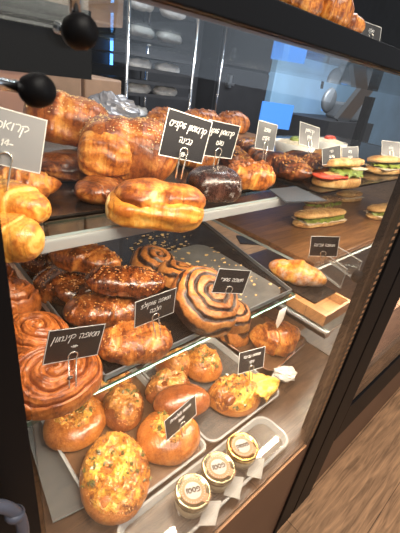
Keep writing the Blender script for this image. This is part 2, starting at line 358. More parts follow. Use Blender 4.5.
def topping(a, b, H, dim, cover=.82, thick=.006, seed=2.0, nr=34, nth=72, rough=.35, off=(0, 0)):
    """melted, lumpy layer lying on a bun of the same size"""
    P = np.zeros((nr, nth, 3)); bake = np.zeros((nr, nth))
    for i in range(nr):
        s = i / (nr - 1)
        for j in range(nth):
            th = 2 * PI * j / nth
            c = cover * (1 + rough * noise.noise(Vector((math.cos(th) * 1.6 + seed, math.sin(th) * 1.6, seed))) + .12 * noise.noise(Vector((math.cos(th) * 5 + seed, math.sin(th) * 5, seed))))
            c = min(c, .985)
            x, y = a * s * c * math.cos(th) + off[0] * (1 - s), b * s * c * math.sin(th) + off[1] * (1 - s)
            n = fbm((x, y, 0), 50, seed, 5)
            lumpz = thick * (.9 + 1.7 * n) * (1 - s ** 6)
            z = bun_h(x, y, a, b, H, dim) * .86 + .14 * H + lumpz - .0015 * s ** 6
            P[i, j] = (x, y, z); bake[i, j] = .34 + .55 * fbm((x, y, 0), 26, seed + 9, 3) + .35 * s ** 4
    return MB().grid(P[:, ::-1], True), bake[:, ::-1].reshape(-1)

def sprinkle(obj, name, mat, n, size, seed=1, zmin=.4, nmin=.25, flat=.5, xr=(-9, 9), parent=None, label=None, lift=.25):
    """little bits lying on the upper skin of a pastry (one part, nobody could count them)"""
    r = random.Random(seed); me = obj.data; zm = max(v.co.z for v in me.vertices)
    ps = [p for p in me.polygons if p.normal.z > nmin and p.center.z > zm * zmin and xr[0] <= p.center.x <= xr[1]]
    if not ps: return None
    w_ = [p.area for p in ps]; m = MB()
    for p in r.choices(ps, w_, k=n):
        c = p.center + Vector((r.uniform(-1, 1), r.uniform(-1, 1), 0)) * .002; nn = p.normal
        t = nn.orthogonal().normalized(); t.rotate(Matrix.Rotation(r.uniform(0, 6.28), 3, nn)); b = nn.cross(t)
        s = size * r.uniform(.6, 1.3); c = c + nn * s * flat * lift
        vs = [c + t * s, c + b * s * .6, c - t * s, c - b * s * .6, c + nn * s * flat, c - nn * s * flat]
        m.add(vs, [(0, 1, 4), (1, 2, 4), (2, 3, 4), (3, 0, 4), (1, 0, 5), (2, 1, 5), (3, 2, 5), (0, 3, 5)])
    o = m.build(name, mat, parent or obj); o['kind'] = 'stuff'
    if label: o['label'] = label
    return o

def place(o, x, y, z, yaw=0, tilt=(0, 0)):
    o.location = (x, y, z); o.rotation_euler = (math.radians(tilt[0]), math.radians(tilt[1]), math.radians(yaw)); return o
def settle(o, z):
    """rest the lowest point of a tilted pastry on its base height"""
    R = o.rotation_euler.to_matrix(); o.location.z += z - min((R @ v.co).z for v in o.data.vertices) - o.location.z
def pastry(name, label, shape, mat, at, yaw=0, tilt=(0, 0), cat='pastry', group=None):
    m, bk = shape[0], shape[1]; at_ = {'bake': bk}
    if len(shape) > 2: at_['stripe'] = shape[2]
    o = m.build(name, M[mat], smooth=True, attrs=at_); place(o, *at, yaw, tilt)
    settle(o, at[2]); return tag(o, label, cat, group)

# ------------------------------------------------------------------ handwriting: stroke letters (cursive Hebrew, digits)
G = {
 'ק': (.62, [[(.05, .60), (.40, .68), (.58, .45), (.36, .18)], [(.14, .48), (.10, -.38)]]),
 'ר': (.52, [[(.05, .62), (.34, .66), (.46, .46), (.38, .04)]]),
 'ו': (.28, [[(.16, .66), (.14, .04)]]),
 'א': (.58, [[(.10, .70), (.10, .05)], [(.52, .66), (.24, .38), (.50, .05)]]),
 'ס': (.58, [[(.30, .66), (.08, .40), (.24, .06), (.48, .24), (.46, .56), (.24, .66)]]),
 'ן': (.30, [[(.18, .66), (.14, -.38)]]),
 'מ': (.60, [[(.06, .04), (.14, .62), (.26, .10)], [(.26, .55), (.50, .62), (.52, .06)]]),
 'פ': (.58, [[(.28, .38), (.12, .50), (.30, .68), (.50, .50), (.46, .16), (.10, .05)]]),
 'ה': (.58, [[(.06, .62), (.40, .66), (.50, .42), (.46, .04)], [(.18, .36), (.18, .04)]]),
 'י': (.26, [[(.16, .66), (.13, .40)]]),
 'נ': (.40, [[(.22, .66), (.30, .34), (.26, .06), (.04, .06)]]),
 'ש': (.60, [[(.50, .64), (.18, .62), (.10, .22), (.34, .05), (.50, .30), (.24, .36)]]),
 'ל': (.46, [[(.14, 1.02), (.16, .62), (.42, .56), (.38, .24), (.14, .04)]]),
 'ד': (.50, [[(.05, .60), (.40, .66), (.22, .36), (.42, .22), (.30, .04), (.08, .08)]]),
 'ג': (.42, [[(.14, .66), (.36, .50), (.26, .05)], [(.28, .32), (.06, .05)]]),
 'ב': (.54, [[(.08, .60), (.36, .66), (.44, .40), (.40, .06)], [(.04, .06), (.52, .06)]]),
 'ט': (.58, [[(.10, .66), (.08, .16), (.34, .04), (.50, .30), (.40, .60), (.24, .52)]]),
 'ח': (.56, [[(.10, .05), (.12, .62), (.40, .66), (.48, .40), (.46, .05)]]),
 'ת': (.60, [[(.02, .06), (.16, .10), (.14, .64), (.42, .66), (.50, .40), (.48, .05)]]),
 'כ': (.48, [[(.08, .64), (.38, .58), (.40, .14), (.06, .06)]]),
 'ם': (.58, [[(.50, .64), (.12, .62), (.10, .10), (.44, .08), (.50, .50), (.30, .62)]]),
 'ף': (.50, [[(.26, .40), (.12, .54), (.34, .68), (.44, .40), (.34, -.38)]]),
 'ז': (.34, [[(.10, .66), (.26, .56), (.18, .05)]]),
 'צ': (.56, [[(.08, .64), (.44, .08), (.08, .06)], [(.46, .66), (.28, .36)]]),
 '1': (.34, [[(.08, .55), (.20, .70), (.20, .05)]]),
 '2': (.50, [[(.08, .55), (.26, .70), (.42, .52), (.08, .06), (.46, .06)]]),
 '4': (.52, [[(.34, .05), (.34, .70), (.06, .26), (.48, .26)]]),
 '5': (.50, [[(.44, .68), (.14, .68), (.12, .42), (.40, .40), (.40, .12), (.08, .06)]]),
 '8': (.50, [[(.26, .68), (.10, .54), (.40, .20), (.24, .05), (.08, .20), (.40, .54), (.26, .68)]]),
 '-': (.42, [[(.08, .34), (.34, .34)]]),
 ' ': (.34, []),
}
def spline(pts, k=4):
    if len(pts) < 3: return pts
    P = [pts[0]] + list(pts) + [pts[-1]]; out = []
    for i in range(1, len(P) - 2):
        a, b, c, d = (np.array(P[i + q]) for q in (-1, 0, 1, 2))
        for s in range(k):
            t = s / k; out.append(tuple(.5 * ((2 * b) + (c - a) * t + (2 * a - 5 * b + 4 * c - d) * t * t + (3 * b - a - 3 * c + d) * t ** 3)))
    return out + [pts[-1]]
def writing(lines, pen=.00035, slant=.22, seed=3):
    """lines = (text, size, cx, cz); right-to-left text; strokes as thin raised ribbons in the plane y = 0 facing -y"""
    r = random.Random(seed); m = MB()
    for text, size, cx, cz in lines:
        adv = sum(G[ch][0] for ch in text) * size; rtl = any(ord(ch) > 0x500 for ch in text)
        x = cx + (adv / 2 if rtl else -adv / 2)
        for ch in text:
            a, strokes = G[ch]
            if rtl: x -= a * size
            jz = r.uniform(-.06, .06) * size
            for s in strokes:
                pts = [(x + (px + slant * (pz - .3)) * size, cz + (pz - .33) * size + jz) for px, pz in spline(s)]
                for (x0, z0), (x1, z1) in zip(pts, pts[1:]):
                    d = Vector((x1 - x0, 0, z1 - z0)); l = d.length
                    if l < 1e-7: continue
                    d /= l; n = Vector((-d.z, 0, d.x)) * pen; e = d * pen * .7
                    A, B = Vector((x0, 0, z0)) - e, Vector((x1, 0, z1)) + e; h = Vector((0, -.00025, 0))
                    m.add([A - n + h, A + n + h, B + n + h, B - n + h, A - n, A + n, B + n, B - n], [(0, 1, 2, 3)[::-1], (4, 5, 1, 0), (5, 6, 2, 1), (6, 7, 3, 2), (7, 4, 0, 3)])
            if not rtl: x += a * size
    return m

card_group = None
def price_card(label, loc, rot, w_, h_, lines, drop, mat='card', pen=.0005, clip=True, side=0.0, fwd=0.0):
    """card held at its foot by a bent wire clip whose two prongs stand in the pastry"""
    t = thing('price_card', label, 'price card', loc, rot)
    c = MB().box(-w_ / 2, w_ / 2, -.0006, .0006, -h_ / 2, h_ / 2).build('card', M[mat], t)
    b = MB(); e = .0011
    for a in ((-w_ / 2, w_ / 2, -h_ / 2, -h_ / 2 + e), (-w_ / 2, w_ / 2, h_ / 2 - e, h_ / 2), (-w_ / 2, -w_ / 2 + e, -h_ / 2 + e, h_ / 2 - e), (w_ / 2 - e, w_ / 2, -h_ / 2 + e, h_ / 2 - e)):
        b.box(a[0], a[1], -.0009, -.0006, a[2], a[3])
    b.build('border', M['cardedge'], c)
    writing(lines, pen, seed=len(label)).build('lettering', M['ink'], c, loc=(0, -.00062, 0))
    if clip:
        rr = .0066; z0 = -h_ / 2 + .006; p = []
        sl = side
        p.append((-.0046 + sl, -.004 - fwd, z0 - drop)); p.append((-.0050 + sl * .4, -.003 - fwd * .4, z0 - drop * .4))
        for k in range(13):
            a = PI * 1.15 - k * (PI * 1.3) / 12; p.append((rr * math.cos(a), -.0026, z0 + .003 + rr * math.sin(a)))
        p.append((.0050 + sl * .4, -.003 - fwd * .4, z0 - drop * .4)); p.append((.0046 + sl, -.004 - fwd, z0 - drop))
        MB().tube(p, .0010, 6).build('wire_clip', M['wire'], t, smooth=True)
    return t

# ================================================================== THE SETTING
struct(MB().box(-2.5, 9, -3.0, 4.2, -.05, 0).build('floor', M['floor']))
struct(MB().box(-2.5, 9, 3.4, 3.5, 0, 3.0).build('wall_back', M['wallgrey']))
# ================================================================== THE DISPLAY CASE
case = thing('display_case', 'glass bakery display case with black frame, brown base and lit shelves', 'display case', (.8, .55, 0))
def cpart(name, mb, mats, label=None, **k):
    o = mb.build(name, mats, case, **k); o.location = (-.8, -.55, 0)
    if label: o['label'] = label
    return o
X0, X1, YB = -.30, 2.1, .98
cpart('base_panel', MB().box(X0, .705, GY + .002, GY + .02, 0, DECK - .012), M['base'], 'brown front panel of the base')
cpart('deck', MB().box(X0, X1, GY + .004, YB, DECK - .03, DECK), M['deck'], 'brown wood-look bottom deck')
cpart('top_bar', MB().box(X0, X1, GY - .006, GY + .02, 1.2315, 1.250), M['black'], bevel=.001)
cpart('front_glass', MB().box(.052, .655, GY, GY + .004, DECK - .005, 1.2315), M['pane'])
cpart('glass_edge_strip', MB().box(.052, .655, GY - .002, GY + .006, DECK - .009, DECK - .005), M['label'], 'pale edge under the front glass')
cpart('top_glass', MB().box(X0, X1, GY + .02, .66, 1.2335, 1.2395), M['shelfglass'])
cpart('post', MB().box(-.05, .047, GY - .004, GY + .03, 0, 1.2315), M['black'], 'black left corner post')
cpart('post', MB().box(.685, .775, GY - .004, GY + .035, 0, 1.2315), M['black'], 'black right post', bevel=.002)
cpart('post', MB().box(X0, X0 + .04, YB - .04, YB, 0, 1.22), M['black'])
cpart('post', MB().box(X1 - .04, X1, YB - .04, YB, 0, 1.22), M['black'])
up = MB().box(.655, .684, GY, GY + .012, DECK, 1.2315)
u_o = cpart('perforated_upright', up, M['bronze'], 'dark metal shelf upright with slots coloured pale for light passing through')
ho = MB()
for k in range(58): ho.box(.664, .676, GY - .0006, GY + .0002, DECK + .012 + k * .0132, DECK + .018 + k * .0132)
ho.build('slots', M['label'], u_o)  # pale colour stands for light shining through the holes
# shelves: clear glass with ground front edges
cpart('shelf', MB().box(.05, 1.9, .385, YB, TOP - .011, TOP - .003, 0, 1), [M['shelfglass'], M['edge']], 'upper glass shelf')
cpart('price_rail', MB().box(.05, .66, .376, .379, TOP - .019, TOP - .0035, 0, 1), [M['acrylic'], M['acrylicrim']], 'clear price rail along the upper shelf front')
cpart('shelf', MB().box(.05, .70, .352, YB, MID - .011, MID - .003, 0, 1), [M['shelfglass'], M['greenedge']], 'middle glass shelf with dark green edge')
cpart('shelf', MB().box(.86, 1.9, .40, YB, MID - .011, MID - .003, 0, 1), [M['shelfglass'], M['edge']], 'right part of the middle shelf')
cpart('shelf_arm', MB().box(.835, .862, .30, YB, MID - .165, MID - .150).box(.835, .838, .30, YB, MID - .165, MID - .143), M['greymetal'], 'pale grey shelf arm', bevel=.002)
cpart('shelf', MB().box(.840, 1.02, .30, .62, MID - .149, MID - .143, 0, 1), [M['shelfglass'], M['edge']], 'small lower glass shelf')
cpart('glass_clamp', MB().lathe([(.0, -.010), (.010, -.010), (.0125, -.006), (.0125, .006), (.010, .010), (0, .010)], 24), M['black'], smooth=True)
cl = C.objects['glass_clamp']
cl.location = (.665 - .8, GY + .03 - .55, .90); cl.rotation_euler = (PI / 2, 0, 0)
gr = MB().box(1.0, 1.34, .22, .46, DECK, DECK + .004)
g_o = cpart('vent_plate', gr, M['ventmetal'], 'pale metal deck plate with vent slots')
sl = MB()
for k in range(16): sl.box(1.06 + k * .012, 1.067 + k * .012, .27, .36, DECK + .0035, DECK + .0046)
sl.build('slots', M['darkcab'], g_o)
tw = cpart('bumper_knob', MB().lathe([(0, -.007), (.0045, -.007), (.0068, -.004), (.0074, 0), (.0068, .004), (.0045, .007), (0, .007)], 24), M['black'], 'black round glass holder, upper of two', smooth=True)
tw.location = (.0895 - .8, GY - .006 - .55, 1.2105); tw.rotation_euler = (PI / 2.4, 0, .5)
MB().tube([(0, 0, -.004), (0, .004, -.012)], .0025, 10).build('pin', M['chrome'], tw, smooth=True)
tw2 = cpart('bumper_knob', MB().lathe([(0, -.007), (.0045, -.007), (.0068, -.004), (.0074, 0), (.0068, .004), (.0045, .007), (0, .007)], 24), M['black'], 'black round glass holder, lower of two', smooth=True)
tw2.location = (.0685 - .8, GY - .006 - .55, 1.1845); tw2.rotation_euler = (PI / 2.4, 0, .5)
MB().tube([(0, 0, -.004), (0, .004, -.012)], .0025, 10).build('pin', M['chrome'], tw2, smooth=True)
for o_, dx, dz in ((tw, .0, .045), (tw2, -.045, .004)):
    MB().tube([(0, .004, 0), (dx, .006, dz)], .0026, 10).build('rod', M['chrome'], case, smooth=True, loc=tuple(o_.location))

# the next bay of the case on the right
npart = cpart
npart('post', MB().box(.785, .885, GY - .004, GY + .035, 0, 1.2315), M['black'], 'black left post', bevel=.002)
npart('rail', MB().box(.885, 2.6, GY - .004, GY + .03, .275, .425), M['black'], 'black lower rail', bevel=.002)
npart('base_panel', MB().box(.885, 2.6, GY + .006, GY + .03, 0, .275), M['base'], 'brown base panel')
npart('front_glass', MB().box(.885, 2.6, GY, GY + .005, .425, 1.2315), M['pane'])
npart('inner_panel', MB().box(.89, 2.6, GY + .04, GY + .06, .425, .66), M['skin'], 'pale pinkish panel behind the glass')

# ================================================================== TRAYS AND BOARDS
def flat_tray(name, label, poly, z, mat, lip=.006, th=.003, cat='tray', rim=None):
    t = MB().prism(poly, z, z + th).build(name, M[mat]); tag(t, label, cat)
    m = MB(); n = len(poly); cx_ = sum(p[0] for p in poly) / n; cy_ = sum(p[1] for p in poly) / n
    for i in range(n):
        a, b = Vector((*poly[i], 0)), Vector((*poly[(i + 1) % n], 0)); d = (b - a).normalized(); nn = Vector((-d.y, d.x, 0)) * .003
        m.add([a + Vector((0, 0, z)), b + Vector((0, 0, z)), b + nn + Vector((0, 0, z)), a + nn + Vector((0, 0, z)), a + Vector((0, 0, z + lip)), b + Vector((0, 0, z + lip)), b + nn + Vector((0, 0, z + lip)), a + nn + Vector((0, 0, z + lip))],
              [(3, 2, 1, 0), (4, 5, 6, 7), (0, 1, 5, 4), (1, 2, 6, 5), (2, 3, 7, 6), (3, 0, 4, 7)])
    m.build('rim', M[rim or mat], t)
    return t
flat_tray('serving_tray', 'black tray on the upper shelf carrying croissants', [(.06, .425), (.62, .425), (.66, .95), (.06, .95)], TOP - .0026, 'blackgloss', .006, cat='tray')
flat_tray('serving_tray', 'dark board on the upper shelf under chocolate rolls and sandwiches', [(.69, .36), (1.85, .36), (1.85, .95), (.70, .95)], TOP - .0026, 'blackgloss', .004, cat='tray')
tag(MB().prism([(.565, .355), (.662, .327), (.685, .415), (.60, .422)], TOP - .0026, TOP - .0005).build('divider_plate', M['slate']), 'light grey metal plate at the front of the upper shelf', 'plate')
flat_tray('serving_tray', 'black tray at left of the middle shelf with cinnamon swirls', [(.055, .358), (.195, .358), (.195, .93), (.055, .93)], MID - .0026, 'blackgloss', .014, rim='blackgloss')
flat_tray('serving_tray', 'large black tray on the middle shelf with glazed rolls and babka', [(.203, .358), (.69, .358), (.812, .84), (.215, .84)], MID - .0026, 'blackgloss', .012, rim='greymetal')
# grey liner with rounded corners
def rounded(x0, x1, y0, y1, r, n=6):
    out = []
    for cx_, cy_, a0 in ((x1 - r, y0 + r, -90), (x1 - r, y1 - r, 0), (x0 + r, y1 - r, 90), (x0 + r, y0 + r, 180)):
        out += [(cx_ + r * math.cos(math.radians(a0 + 90 * k / n)), cy_ + r * math.sin(math.radians(a0 + 90 * k / n))) for k in range(n + 1)]
    return out
tag(MB().prism(rounded(.455, .682, .368, .665, .035), MID + .0003, MID + .0018).build('tray_liner', M['liner']), 'grey rounded liner sheet on the emptied tray', 'liner')
# small black tray under sugared pastry, wooden board with sandwiches
flat_tray('serving_tray', 'small black tray under the sugar dusted pastry', [(.70, .30), (.795, .30), (.80, .46), (.70, .46)], MID - .0026, 'blackgloss', .004)
tag(MB().box(.86, 1.85, .405, .93, MID - .0026, MID + .012).build('wooden_board', M['board'], bevel=.003), 'brown wooden board with seeded sandwiches on the middle shelf', 'board')
wb = thing('wooden_box', 'open light wooden box below the sugar dusted pastry', 'box', (.925, .385, MID - .1425))
bw, bd, bh, tk = .15, .125, .034, .008
MB().box(-bw / 2, bw / 2, -bd / 2, bd / 2, 0, .006).build('bottom', M['box'], wb)
for a in ((-bw / 2, bw / 2, -bd / 2, -bd / 2 + tk), (-bw / 2, bw / 2, bd / 2 - tk, bd / 2), (-bw / 2, -bw / 2 + tk, -bd / 2 + tk, bd / 2 - tk), (bw / 2 - tk, bw / 2, -bd / 2 + tk, bd / 2 - tk)):
    MB().box(*a, .006, bh).build('side', M['box'], wb)
# bottom level
def dish(name, label, x0, x1, y0, y1, z, h, mat, rim, r=.02, rot=0, cat='tray'):
    t = thing(name, label, cat, ((x0 + x1) / 2, (y0 + y1) / 2, z), (0, 0, math.radians(rot)))
    a, b = (x1 - x0) / 2, (y1 - y0) / 2
    MB().prism(rounded(-a, a, -b, b, r), 0, .003).build('bottom', M[mat], t)
    lo, hi, hi2 = rounded(-a, a, -b, b, r), rounded(-a - .005, a + .005, -b - .005, b + .005, r + .004), rounded(-a - .010, a + .010, -b - .010, b + .010, r + .008)
    n = len(lo); m = MB(); P = np.zeros((5, n, 3))
    for i in range(n):
        P[0, i] = (*lo[i], .003); P[1, i] = (*hi[i], h); P[2, i] = (*hi2[i], h); P[3, i] = (*hi2[i], h - .003); P[4, i] = (*lo[i], .0)
    m.grid(P, True).build('rim', M[rim], t)
    return t
tag(MB().prism([(.118, .385), (.40, .335), (.44, .60), (.15, .62)], DECK + .006, DECK + .010, 0, 1).build('acrylic_riser', [M['smoke'], M['edge']]), 'smoky acrylic sheet under the savoury bun tray at lower left', 'riser')
dish('serving_tray', 'brown tray with pale rim holding savoury cheese buns at lower left', .188, .432, .325, .62, DECK + .011, .016, 'kraft', 'acrylicrim', .012)
dish('serving_tray', 'clear tray holding folded cheese bun in the bottom of the case', .458, .712, .325, .60, DECK + .006, .018, 'acrylic', 'acrylicrim', .02)
dish('serving_tray', 'pale rimmed tray under the flaky croissant at lower right', .75, .97, .40, .60, DECK + .004, .018, 'kraft', 'chrome', .02, 6)
dish('jar_tray', 'clear acrylic tray holding three lidded jars', .20, .615, .222, .30, DECK + .001, .016, 'acrylic', 'acrylicrim', .025)

# ================================================================== PASTRIES, UPPER SHELF
B = body
def seeds(o, n=260, s=.0016, mat='sesame', name='seeds', **k): return sprinkle(o, name, M[mat], n, s, seed=n, **k)
o = pastry('flat_pastry', 'flat reddish brown pastry underneath the rear seeded croissant', B(.13, .11, .045, layers=3, seed=4.1), 'brown', (.275, .60, TOP), 10)
def folded(o, L, W, H, side, seed, mat='bright'):
    """the paler laminated end of a folded croissant"""
    m, bk = B(L, W, H, layers=5, lay_amp=.05, pw=3.5, seed=seed, nu=50, nv=60, big=.06)
    c = m.build('folded_layers', M[mat], o, smooth=True, attrs={'bake': bk * .8}); c.location = side; return c
o = pastry('filled_croissant', 'large seeded croissant at the back left of the upper shelf', B(.150, .125, .092, ridges=1.6, ramp=.07, twist=.9, pw=2.8, seed=2.2, layers=3, pale=.25), 'seeded', (.292, .650, TOP + .042), -22, (0, 6)); seeds(o, 520)
o = pastry('small_croissant', 'small brown croissant end poking out beneath the big seeded croissant', B(.09, .07, .04, ridges=4, seed=5.2), 'brown', (.262, .475, TOP), 24)
o = pastry('filled_croissant', 'biggest seeded croissant behind the pale golden filled one', B(.158, .125, .104, ridges=1.5, ramp=.07, twist=1.0, pw=3.0, seed=7.3, layers=3, lay_amp=.02, pale=.2), 'seeded', (.330, .515, TOP + .018), -30, (0, 4)); seeds(o, 560)
folded(o, .085, .075, .075, (-.036, -.032, .004), 3.3, 'golden')
o = pastry('filled_croissant', 'pale golden filled croissant at front of the upper shelf', B(.128, .080, .048, layers=3, lay_amp=.035, pw=4.5, blunt=.5, seed=9.4, lump=.08, big=.08), 'bright', (.279, .366, TOP), -40)
m, bk = B(.120, .084, .040, ridges=1.4, twist=1.1, ramp=.10, layers=2, pw=3.2, seed=15.4, lump=.10, big=.20, pale=.2)
c = m.build('top_crust', M['golden'], o, smooth=True, attrs={'bake': bk - .05}); c.location = (.005, .006, .019); c.rotation_euler = (-.03, 0, .06)
B(.010, .016, .012, seed=3, nu=14, nv=12)[0].build('filling', M['filling'], o, smooth=True, loc=(-.054, -.018, .014))
m, bk = B(.022, .052, .034, pw=4, seed=4.4, nu=20, nv=24, big=.06); m.build('pale_end', M['cut'], o, smooth=True, attrs={'bake': bk}, loc=(-.052, -.002, .005))
o = pastry('croissant', 'ribbed golden croissant lying behind the grey card', B(.115, .07, .052, ridges=7, ramp=.20, bend=.20, pw=1.6, blunt=.7, seed=3.7), 'golden', (.155, .512, TOP), -30)
o = pastry('croissant', 'bright golden croissant nearest the left post, its end rounded', B(.13, .062, .055, ridges=5, ramp=.10, bend=.1, pw=2.6, seed=6.2), 'bright', (.118, .452, TOP), -70)
o = pastry('croissant', 'glowing yellow croissant tip at the front left edge of the upper shelf', B(.075, .052, .050, ridges=3, ramp=.06, pw=3, seed=8.2), 'bright', (.104, .388, TOP - .018), -50)
tag(body(.024, .014, .014, seed=3, nu=14, nv=12)[0].build('pastry_crumb', M['cut'], smooth=True, loc=(.150, .430, TOP + .001), rot=(.2, .1, .6)), 'torn piece of pastry lying on the upper tray', 'crumb')
o = pastry('glazed_roll', 'dark chocolate glazed roll with pale icing on the upper shelf', B(.098, .080, .058, pw=3.2, seed=1.7, lump=.03), 'glazedchoc', (.440, .420, TOP), -20)
o = pastry('almond_roll', 'golden brown roll with burnt crumbly top beside the chocolate glazed roll', B(.105, .075, .056, ridges=3, twist=1, ramp=.06, seed=5.5, lump=.12), 'golden', (.566, .448, TOP), -28)
sprinkle(o, 'burnt_topping', M['chocroll'], 60, .006, seed=5, zmin=.7)
for q, (x, y, z, yaw, L, lab) in enumerate([(.735, .500, TOP, -98, .18, 'chocolate croissant right of the golden roll'), (.842, .488, TOP, -92, .17, 'brown knobbly chocolate croissant beside the sandwiches'), (.655, .60, TOP, -100, .15, 'chocolate croissant in the second row behind the golden roll'), (.80, .665, TOP, -95, .14, 'chocolate croissant farthest back in its row')]):
    o = pastry('chocolate_croissant', lab, B(L, .080, .056, ridges=3, ramp=.08, twist=.8, seed=q + 11.3, lump=.14), 'chocroll', (x, y, z), yaw, group='chocolate croissants on the upper shelf')
    sprinkle(o, 'almond_bits', M['crumbs'], 90, .0035, seed=q, zmin=.35, xr=(.0, 9))
for q, (x, y, z, yaw, lab) in enumerate([(.585, .745, TOP + .046, 10, 'golden croissant at the back left, half hidden by the black card'), (.722, .775, TOP + .046, -8, 'golden croissant in the middle of the back row'), (.850, .775, TOP + .046, 5, 'golden croissant at the right end of the back row')]):
    o = pastry('croissant', lab, B(.128, .085, .065, ridges=5, ramp=.12, pw=2, seed=q + 21.1), 'golden', (x, y, z), yaw, group='croissants in the back row')
    sprinkle(o, 'burnt_topping', M['chocroll'], 40, .005, seed=q + 3, zmin=.75)
rk = thing('paper_lined_crate', 'low crate lined with white paper under the back row of croissants', 'crate', (.72, .77, TOP))
MB().box(-.19, .21, -.07, .09, 0, .045).build('crate_body', M['box'], rk)
pp = MB(); Pp = np.zeros((8, 14, 3))
for i in range(8):
    for j in range(14): Pp[i, j] = (-.20 + .2 * j / 13, -.085 + .19 * i / 7, .047 + .010 * noise.noise(Vector((i * .7, j * .5, 3))) + (.03 if i == 0 else 0) * .6)
pp.grid(Pp).build('paper', M['paper'], rk, smooth=True)
o = pastry('croissant', 'golden croissant between the price cards in the middle row', B(.10, .075, .052, ridges=5, ramp=.14, pw=2, seed=31.5), 'golden', (.560, .60, TOP), -20)

# sandwiches
def sandwich(label, at, yaw, L, W, crust='baguette', fill=('lettuce', 'sliced_cheese'), open_=0.0, seedy=False, seed=1, Htop=.027):
    t = thing('sandwich', label, 'sandwich', at, (0, 0, math.radians(yaw)))
    m, bk = B(L, W, .030 if open_ < .25 else .038, pw=3.2, seed=seed, nu=40, nv=28, flat=.55, lump=.05); m.build('bottom_bread', M[crust], t, smooth=True, attrs={'bake': bk})
    z = .017 if open_ < .25 else .021; r = random.Random(seed); fx = L * .16 if open_ > .25 else 0
    for f_ in fill:
        if f_ == 'lettuce':
            P = np.zeros((26, 12, 3))
            for i in range(26):
                for j in range(12):
                    u, v = i / 25 * 2 - 1, j / 11 * 2 - 1
                    k = (1 - abs(u) ** 5) ; P[i, j] = (u * L * (.46 if not fx else .30) + fx, v * W * .54 * (k * .9 + .1), z + .006 + .006 * noise.noise(Vector((u * 7, v * 5, seed))) * (1 + 2 * abs(v)) - .004 * v * v)
            MB().grid(P).build('lettuce', M['lettuce'], t, smooth=True)
            z += .008
        elif f_ == 'tomato':
            m = MB()
            for k in range(3): m.lathe([(0, 0), (W * .42, 0), (W * .43, .003), (W * .40, .005), (0, .005)], 20, 0, ((k - 1.1) * L * (.26 if not fx else .16) - fx * 1.3, -W * .12, z + .001 * k))
            m.build('tomato_slices', M['tomato'], t, smooth=True); z += .006
        else:
            m = MB()
            for k in range(2): m.box(-L * .42 + k * L * .40, -L * .02 + k * L * .40, -W * .52, W * .50, z + .001 * k, z + .003 + .001 * k)
            m.build('filling', M[f_], t); z += .004
    m, bk = B(L * (.98 if not fx else .72), W * .94, Htop * (.95 if not fx else 1.0), pw=4, seed=seed + 5, nu=40, nv=28, flat=.45, lump=.06)
    top = m.build('top_bread', M[crust], t, smooth=True, attrs={'bake': bk}); top.location = (L * .20 * (open_ > .25), W * (.40 if open_ > .25 else .06), z + .001); top.rotation_euler = (-open_, 0, 0)
    if seedy: sprinkle(top, 'seeds', M['sesame'], 260, .0022, seed=seed, zmin=.3, nmin=.0)
    return t
sandwich('open sandwich with tomato and lettuce at the front edge of the upper shelf', (.800, .386, TOP), -16, .135, .058, 'baguette', ('tomato', 'lettuce'), .30, seed=3)
sandwich('cheese and lettuce sandwich second from the shelf front, beside the tomato one', (.90, .43, TOP), -8, .155, .066, 'baguette', ('lettuce', 'spread'), .2, seed=4)
sandwich('pale filled roll behind two small grey cards on the upper shelf', (1.02, .52, TOP), -10, .15, .07, 'baguette', ('spread', 'tomato'), .15, seed=6)
sandwich('lettuce filled roll at the right edge of the upper shelf', (1.15, .42, TOP), -5, .17, .07, 'baguette', ('spread', 'lettuce'), .15, seed=7)
sandwich('roll farthest right on the upper shelf', (1.34, .46, TOP), -5, .15, .085, 'baguette', ('spread', 'lettuce'), .15, seed=17)
sandwich('seeded lettuce sandwich nearest the front on the wooden board', (1.18, .585, MID + .012), -10, .26, .076, 'baguette', ('spread', 'lettuce'), .1, True, 8)
sandwich('dark seeded sandwich behind the front one on the wooden board', (1.37, .685, MID + .012), -6, .24, .065, 'rye', ('lettuce',), .1, True, 9)
sandwich('seeded sandwich at the right of the wooden board, beside the steel upright', (1.56, .505, MID + .012), -8, .25, .078, 'baguette', ('spread', 'lettuce'), .1, True, 10)
sandwich('short brown sandwich at the back of the wooden board', (1.62, .70, MID + .012), -10, .16, .066, 'baguette', ('spread',), .1, True, 12)
# paper boats
for q, (x, y, lab) in enumerate([(.93, .60, 'white paper bowl of salad behind the dark grey card'), (1.15, .62, 'white paper bowl farther right at the back of the upper shelf')]):
    t = thing('paper_bowl', lab, 'bowl', (x, y, TOP), group='paper bowls at the back')
    MB().lathe([(0, .002), (.042, .002), (.058, .05), (.060, .05), (.044, 0), (0, 0)], 30).build('bowl', M['paper'], t, smooth=True)
    m, bk = bun(.052, .052, .022, seed=q + 3); m.build('salad', M['spread'], t, smooth=True, loc=(0, 0, .036))
    s_ = B(.05, .03, .02, seed=q)[0].build('garnish', M['tomato'] if q else M['lettuce'], t, smooth=True, loc=(0, 0, .05))

